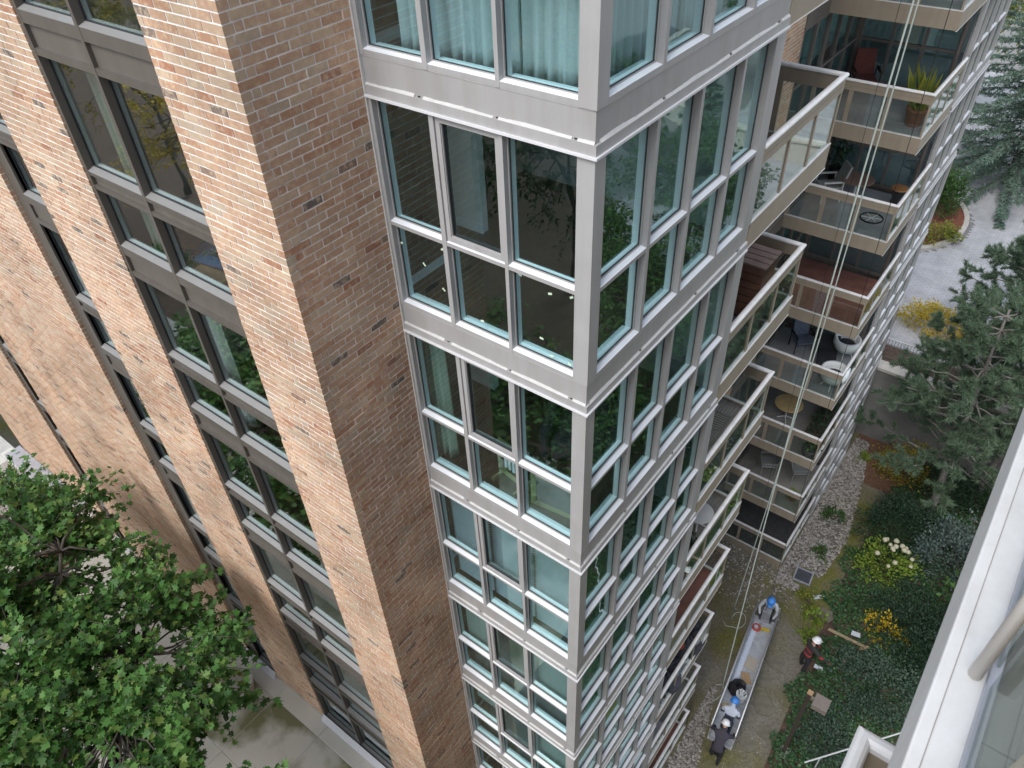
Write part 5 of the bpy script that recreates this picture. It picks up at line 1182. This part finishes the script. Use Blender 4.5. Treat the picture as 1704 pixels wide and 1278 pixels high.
# garden lamp
LBR = mat('lamp_brown_paint', (.055, .042, .035), .55, var=.1); LTOP = mat('lamp_top_paint', (.20, .165, .14), .6, var=.06)
t = empty('garden_lamp', (2.69, 7.6, GZ), label='square-headed brown garden lamp post standing in the ivy', cat='lamp')
q = MB(); q.box((-.17, -.17, 0), (.17, .17, .12)); q.obj('footing', CONC, t, bevel=.01)
q = MB(); q.box((-.055, -.055, .12), (.055, .055, 3.75)); q.obj('post', LBR, t, bevel=.006)
q = MB(); q.box((-.07, -.07, 3.75), (.07, .07, 3.79)); q.obj('post_cap', mat('tan_cap', (.38, .24, .13), .7), t)
q = MB(); q.box((.056, -.03, 3.50), (.14, .03, 3.62)); q.obj('arm', LTOP, t)
q = MB(); q.box((.14, -.20, 3.42), (.54, .20, 3.64)); q.obj('lamp_head', LTOP, t, bevel=.01)
q = MB(); q.box((.17, -.17, 3.405), (.51, .17, 3.419)); q.obj('lens', mat('frosted_lens', (.7, .7, .66), .4), t)
# round concrete planter on the plaza
t = empty('round_planter', (-8.1, -2.15, PZ), label='round pale concrete planter on the plaza under the maple', cat='planter'); q = MB(); q.lathe([(.34, 0), (.46, .12), (.50, .45), (.52, .50), (.44, .50), (.42, .40), (.03, .40)], n=24); q.obj('bowl', PLAZA, t, smooth=False)
n = 150; P = unit(n) * np.array([.36, .36, .12]) + np.array([0, 0, .48]); link('foliage', scatter('foliage', T_LEAF, P, unit(n) + np.array([0, 0, 1.]), unit(n), rng.uniform(.06, .12, n), L_YG), t)

# ---- people --------------------------------------------------------------------
def cloth_body(name, top, legs, skin, z_waist, z_neck, strap=None):
    mt, n, l, b = base_mat(name); tc = n.new('ShaderNodeTexCoord'); sp = n.new('ShaderNodeSeparateXYZ'); l.new(tc.outputs['Object'], sp.inputs[0])
    cr = n.new('ShaderNodeValToRGB'); cr.color_ramp.interpolation = 'CONSTANT'; e = cr.color_ramp.elements
    e[0].position = 0; e[0].color = (.02, .018, .016, 1); e[1].position = .05; e[1].color = (*legs, 1)
    stops = [(z_waist / 2, top), (z_neck / 2, skin)]
    if strap: stops = [(z_waist / 2, strap), (z_waist / 2 + .035, top), (.60, strap), (.628, top), (z_neck / 2, skin)]
    for p, c in stops: q = e.new(p); q.color = (*c, 1)
    dv = n.new('ShaderNodeMath'); dv.operation = 'DIVIDE'; dv.inputs[1].default_value = 2; l.new(sp.outputs['Z'], dv.inputs[0]); l.new(dv.outputs[0], cr.inputs['Fac'])
    l.new(cr.outputs[0], b.inputs['Base Color']); b.inputs['Roughness'].default_value = .85; return mt
SKIN = (.40, .25, .18)
def person(loc, rz, label, J, mt_, helmet, extra=None):
    """J: joint dict; body is a single skinned mesh"""
    t = empty('person', loc, rz, label=label, cat='person')
    names = ['pel', 'bel', 'che', 'nec', 'hea', 'top']; V = []; E = []; Rr = []; ix = {}
    def add(nm, p, r, par=None):
        ix[nm] = len(V); V.append(p); Rr.append(r)
        if par is not None: E.append((ix[par], ix[nm]))
    add('pel', J['pel'], (.155, .115)); add('bel', J['bel'], (.145, .11), 'pel'); add('che', J['che'], (.17, .12), 'bel'); add('nec', J['nec'], (.058, .058), 'che'); add('hea', J['hea'], (.078, .092), 'nec')
    hd = (Vector(J['hea']) - Vector(J['nec'])).normalized(); add('top', tuple(Vector(J['hea']) + hd * .11), (.07, .08), 'hea')
    for s_ in 'lr':
        add('sh' + s_, J['sh' + s_], (.075, .075), 'che'); add('el' + s_, J['el' + s_], (.052, .052), 'sh' + s_); add('wr' + s_, J['wr' + s_], (.036, .034), 'el' + s_)
        w_ = Vector(J['wr' + s_]); dh = (w_ - Vector(J['el' + s_])).normalized(); sdv = dh.cross(Vector((0, 0, 1))); sdv = sdv.normalized() if sdv.length > .1 else Vector((1, 0, 0))
        add('pa' + s_, tuple(w_ + dh * .07), (.04, .022), 'wr' + s_)
        for fi in range(4):
            o_ = sdv * (fi - 1.5) * .021; k1 = w_ + dh * .115 + o_; k2 = w_ + dh * (.165 + (.012 if fi in (1, 2) else 0)) + o_ + Vector((0, 0, -.02))
            add(f'f{s_}{fi}a', tuple(k1), (.010, .010), 'pa' + s_); add(f'f{s_}{fi}b', tuple(k2), (.008, .008), f'f{s_}{fi}a')
        add('t' + s_ + 'a', tuple(w_ + dh * .055 + sdv * .05), (.011, .011), 'pa' + s_); add('t' + s_ + 'b', tuple(w_ + dh * .10 + sdv * .065), (.009, .009), 't' + s_ + 'a')
        add('hi' + s_, J['hi' + s_], (.105, .105), 'pel'); add('kn' + s_, J['kn' + s_], (.072, .072), 'hi' + s_); add('an' + s_, J['an' + s_], (.05, .05), 'kn' + s_); add('to' + s_, J['to' + s_], (.045, .032), 'an' + s_)
    me = bpy.data.meshes.new('body'); me.from_pydata([tuple(v) for v in V], E, []); me.materials.append(mt_)
    o = link('body', me, t); sk = o.modifiers.new('skin', 'SKIN'); sk.use_smooth_shade = True; sk.branch_smoothing = .4
    lay = me.skin_vertices[0] if len(me.skin_vertices) else None
    if lay is None:
        bpy.context.view_layer.objects.active = o; lay = me.skin_vertices[0]
    for i, r in enumerate(Rr): lay.data[i].radius = r
    lay.data[0].use_root = True
    ss = o.modifiers.new('sub', 'SUBSURF'); ss.levels = 1; ss.render_levels = 2
    # helmet with brim; nose
    hc = Vector(J['hea']) + hd * .06; Q = hd.to_track_quat('Z', 'Y').to_euler()
    q = MB(); q.lathe([(.150, .0), (.150, .012), (.128, .02), (.126, .06), (.108, .105), (.07, .135), (.02, .145)], n=18, sx=.92, sy=1.08)
    q.hexa([(-.09, -.155, .0), (.09, -.155, .0), (.06, -.215, -.012), (-.06, -.215, -.012), (-.09, -.155, .012), (.09, -.155, .012), (.06, -.215, 0), (-.06, -.215, 0)]); q.obj('helmet', helmet, t, tuple(hc), Q, smooth=True)
    q = MB(); q.lathe([(.012, -.02), (.02, 0), (.006, .03)], (0, -.10, -.03), 6); q.obj('nose', mat('skin', SKIN, .6, var=.05), t, tuple(Vector(J['hea']) + hd * .02), Q, smooth=True)
    if extra: extra(t)
    return t
def stand(lean=0.0, arm_l=((-.26, -.05, 1.16), (-.24, -.2, .95)), arm_r=((.26, -.05, 1.16), (.24, -.2, .95)), crouch=0.0, step=.06):
    c = crouch; by = lambda h: -lean * (h - .92)
    dz = lambda h: (h - .92) * math.sqrt(max(.05, 1 - lean * lean)) + .92 - c
    g = lambda x, h, y=0: (x, by(h) + y, dz(h))
    return dict(pel=g(0, .95), bel=g(0, 1.12), che=g(0, 1.34), nec=g(0, 1.52), hea=g(0, 1.62, -.02), shl=g(-.19, 1.42), shr=g(.19, 1.42),
                ell=tuple(Vector(arm_l[0]) + Vector((0, by(1.2), -c))), wrl=tuple(Vector(arm_l[1]) + Vector((0, by(1.1), -c))), elr=tuple(Vector(arm_r[0]) + Vector((0, by(1.2), -c))), wrr=tuple(Vector(arm_r[1]) + Vector((0, by(1.1), -c))),
                hil=(-.10, 0, .88 - c), hir=(.10, 0, .88 - c), knl=(-.11, -.04 - c * .5, .49 - c * .45), knr=(.11, .02 - c * .4, .49 - c * .45), anl=(-.12, step, .09), anr=(.12, -step, .09), tol=(-.13, step - .14, .035), tor=(.13, -step - .14, .035))
HW = mat('white_helmet', (.80, .80, .79), .3, var=.02); HB = mat('blue_helmet', (.05, .22, .62), .3, var=.04)
m1 = cloth_body('worker_black_red', (.035, .033, .035), (.022, .022, .025), SKIN, .98, 1.50, strap=(.42, .03, .03))
m2 = cloth_body('worker_dark_jacket', (.045, .04, .055), (.015, .015, .018), SKIN, .80, 1.45); m3 = cloth_body('worker_grey_shirt', (.42, .44, .48), (.03, .03, .04), SKIN, .95, 1.50); m4 = cloth_body('worker_pale_shirt', (.48, .52, .60), (.04, .05, .08), SKIN, .95, 1.50)
person((2.10, 10.5, GZ), 2.5, 'worker in black with red harness straps and white helmet standing at the ivy edge', stand(.18, ((-.34, -.12, 1.22), (-.46, -.30, 1.12)), ((.30, -.12, 1.16), (.16, -.34, 1.08))), m1, HW)
def wide(t_):
    pass
person((1.12, 6.15, GZ), .15 + math.pi, 'worker in a dark jacket and white helmet bending over the work platform end', stand(.62, ((-.36, -.30, 1.02), (-.32, -.52, .84)), ((.36, -.30, 1.02), (.30, -.52, .84)), .04, .12), m2, HW)
person(on_stage(1.95, .02, .335), rzs + math.pi / 2 + math.pi, 'worker in a pale shirt and blue helmet inside the near platform end', stand(.45, crouch=.30), m4, HB)
person(on_stage(-2.62, .02, 0), rzs + math.pi / 2, 'worker in a grey shirt and blue helmet at the far platform end', stand(.35, ((-.30, -.2, 1.12), (-.22, -.42, .98)), ((.30, -.2, 1.12), (.22, -.42, .98)), .05), m3, HB)
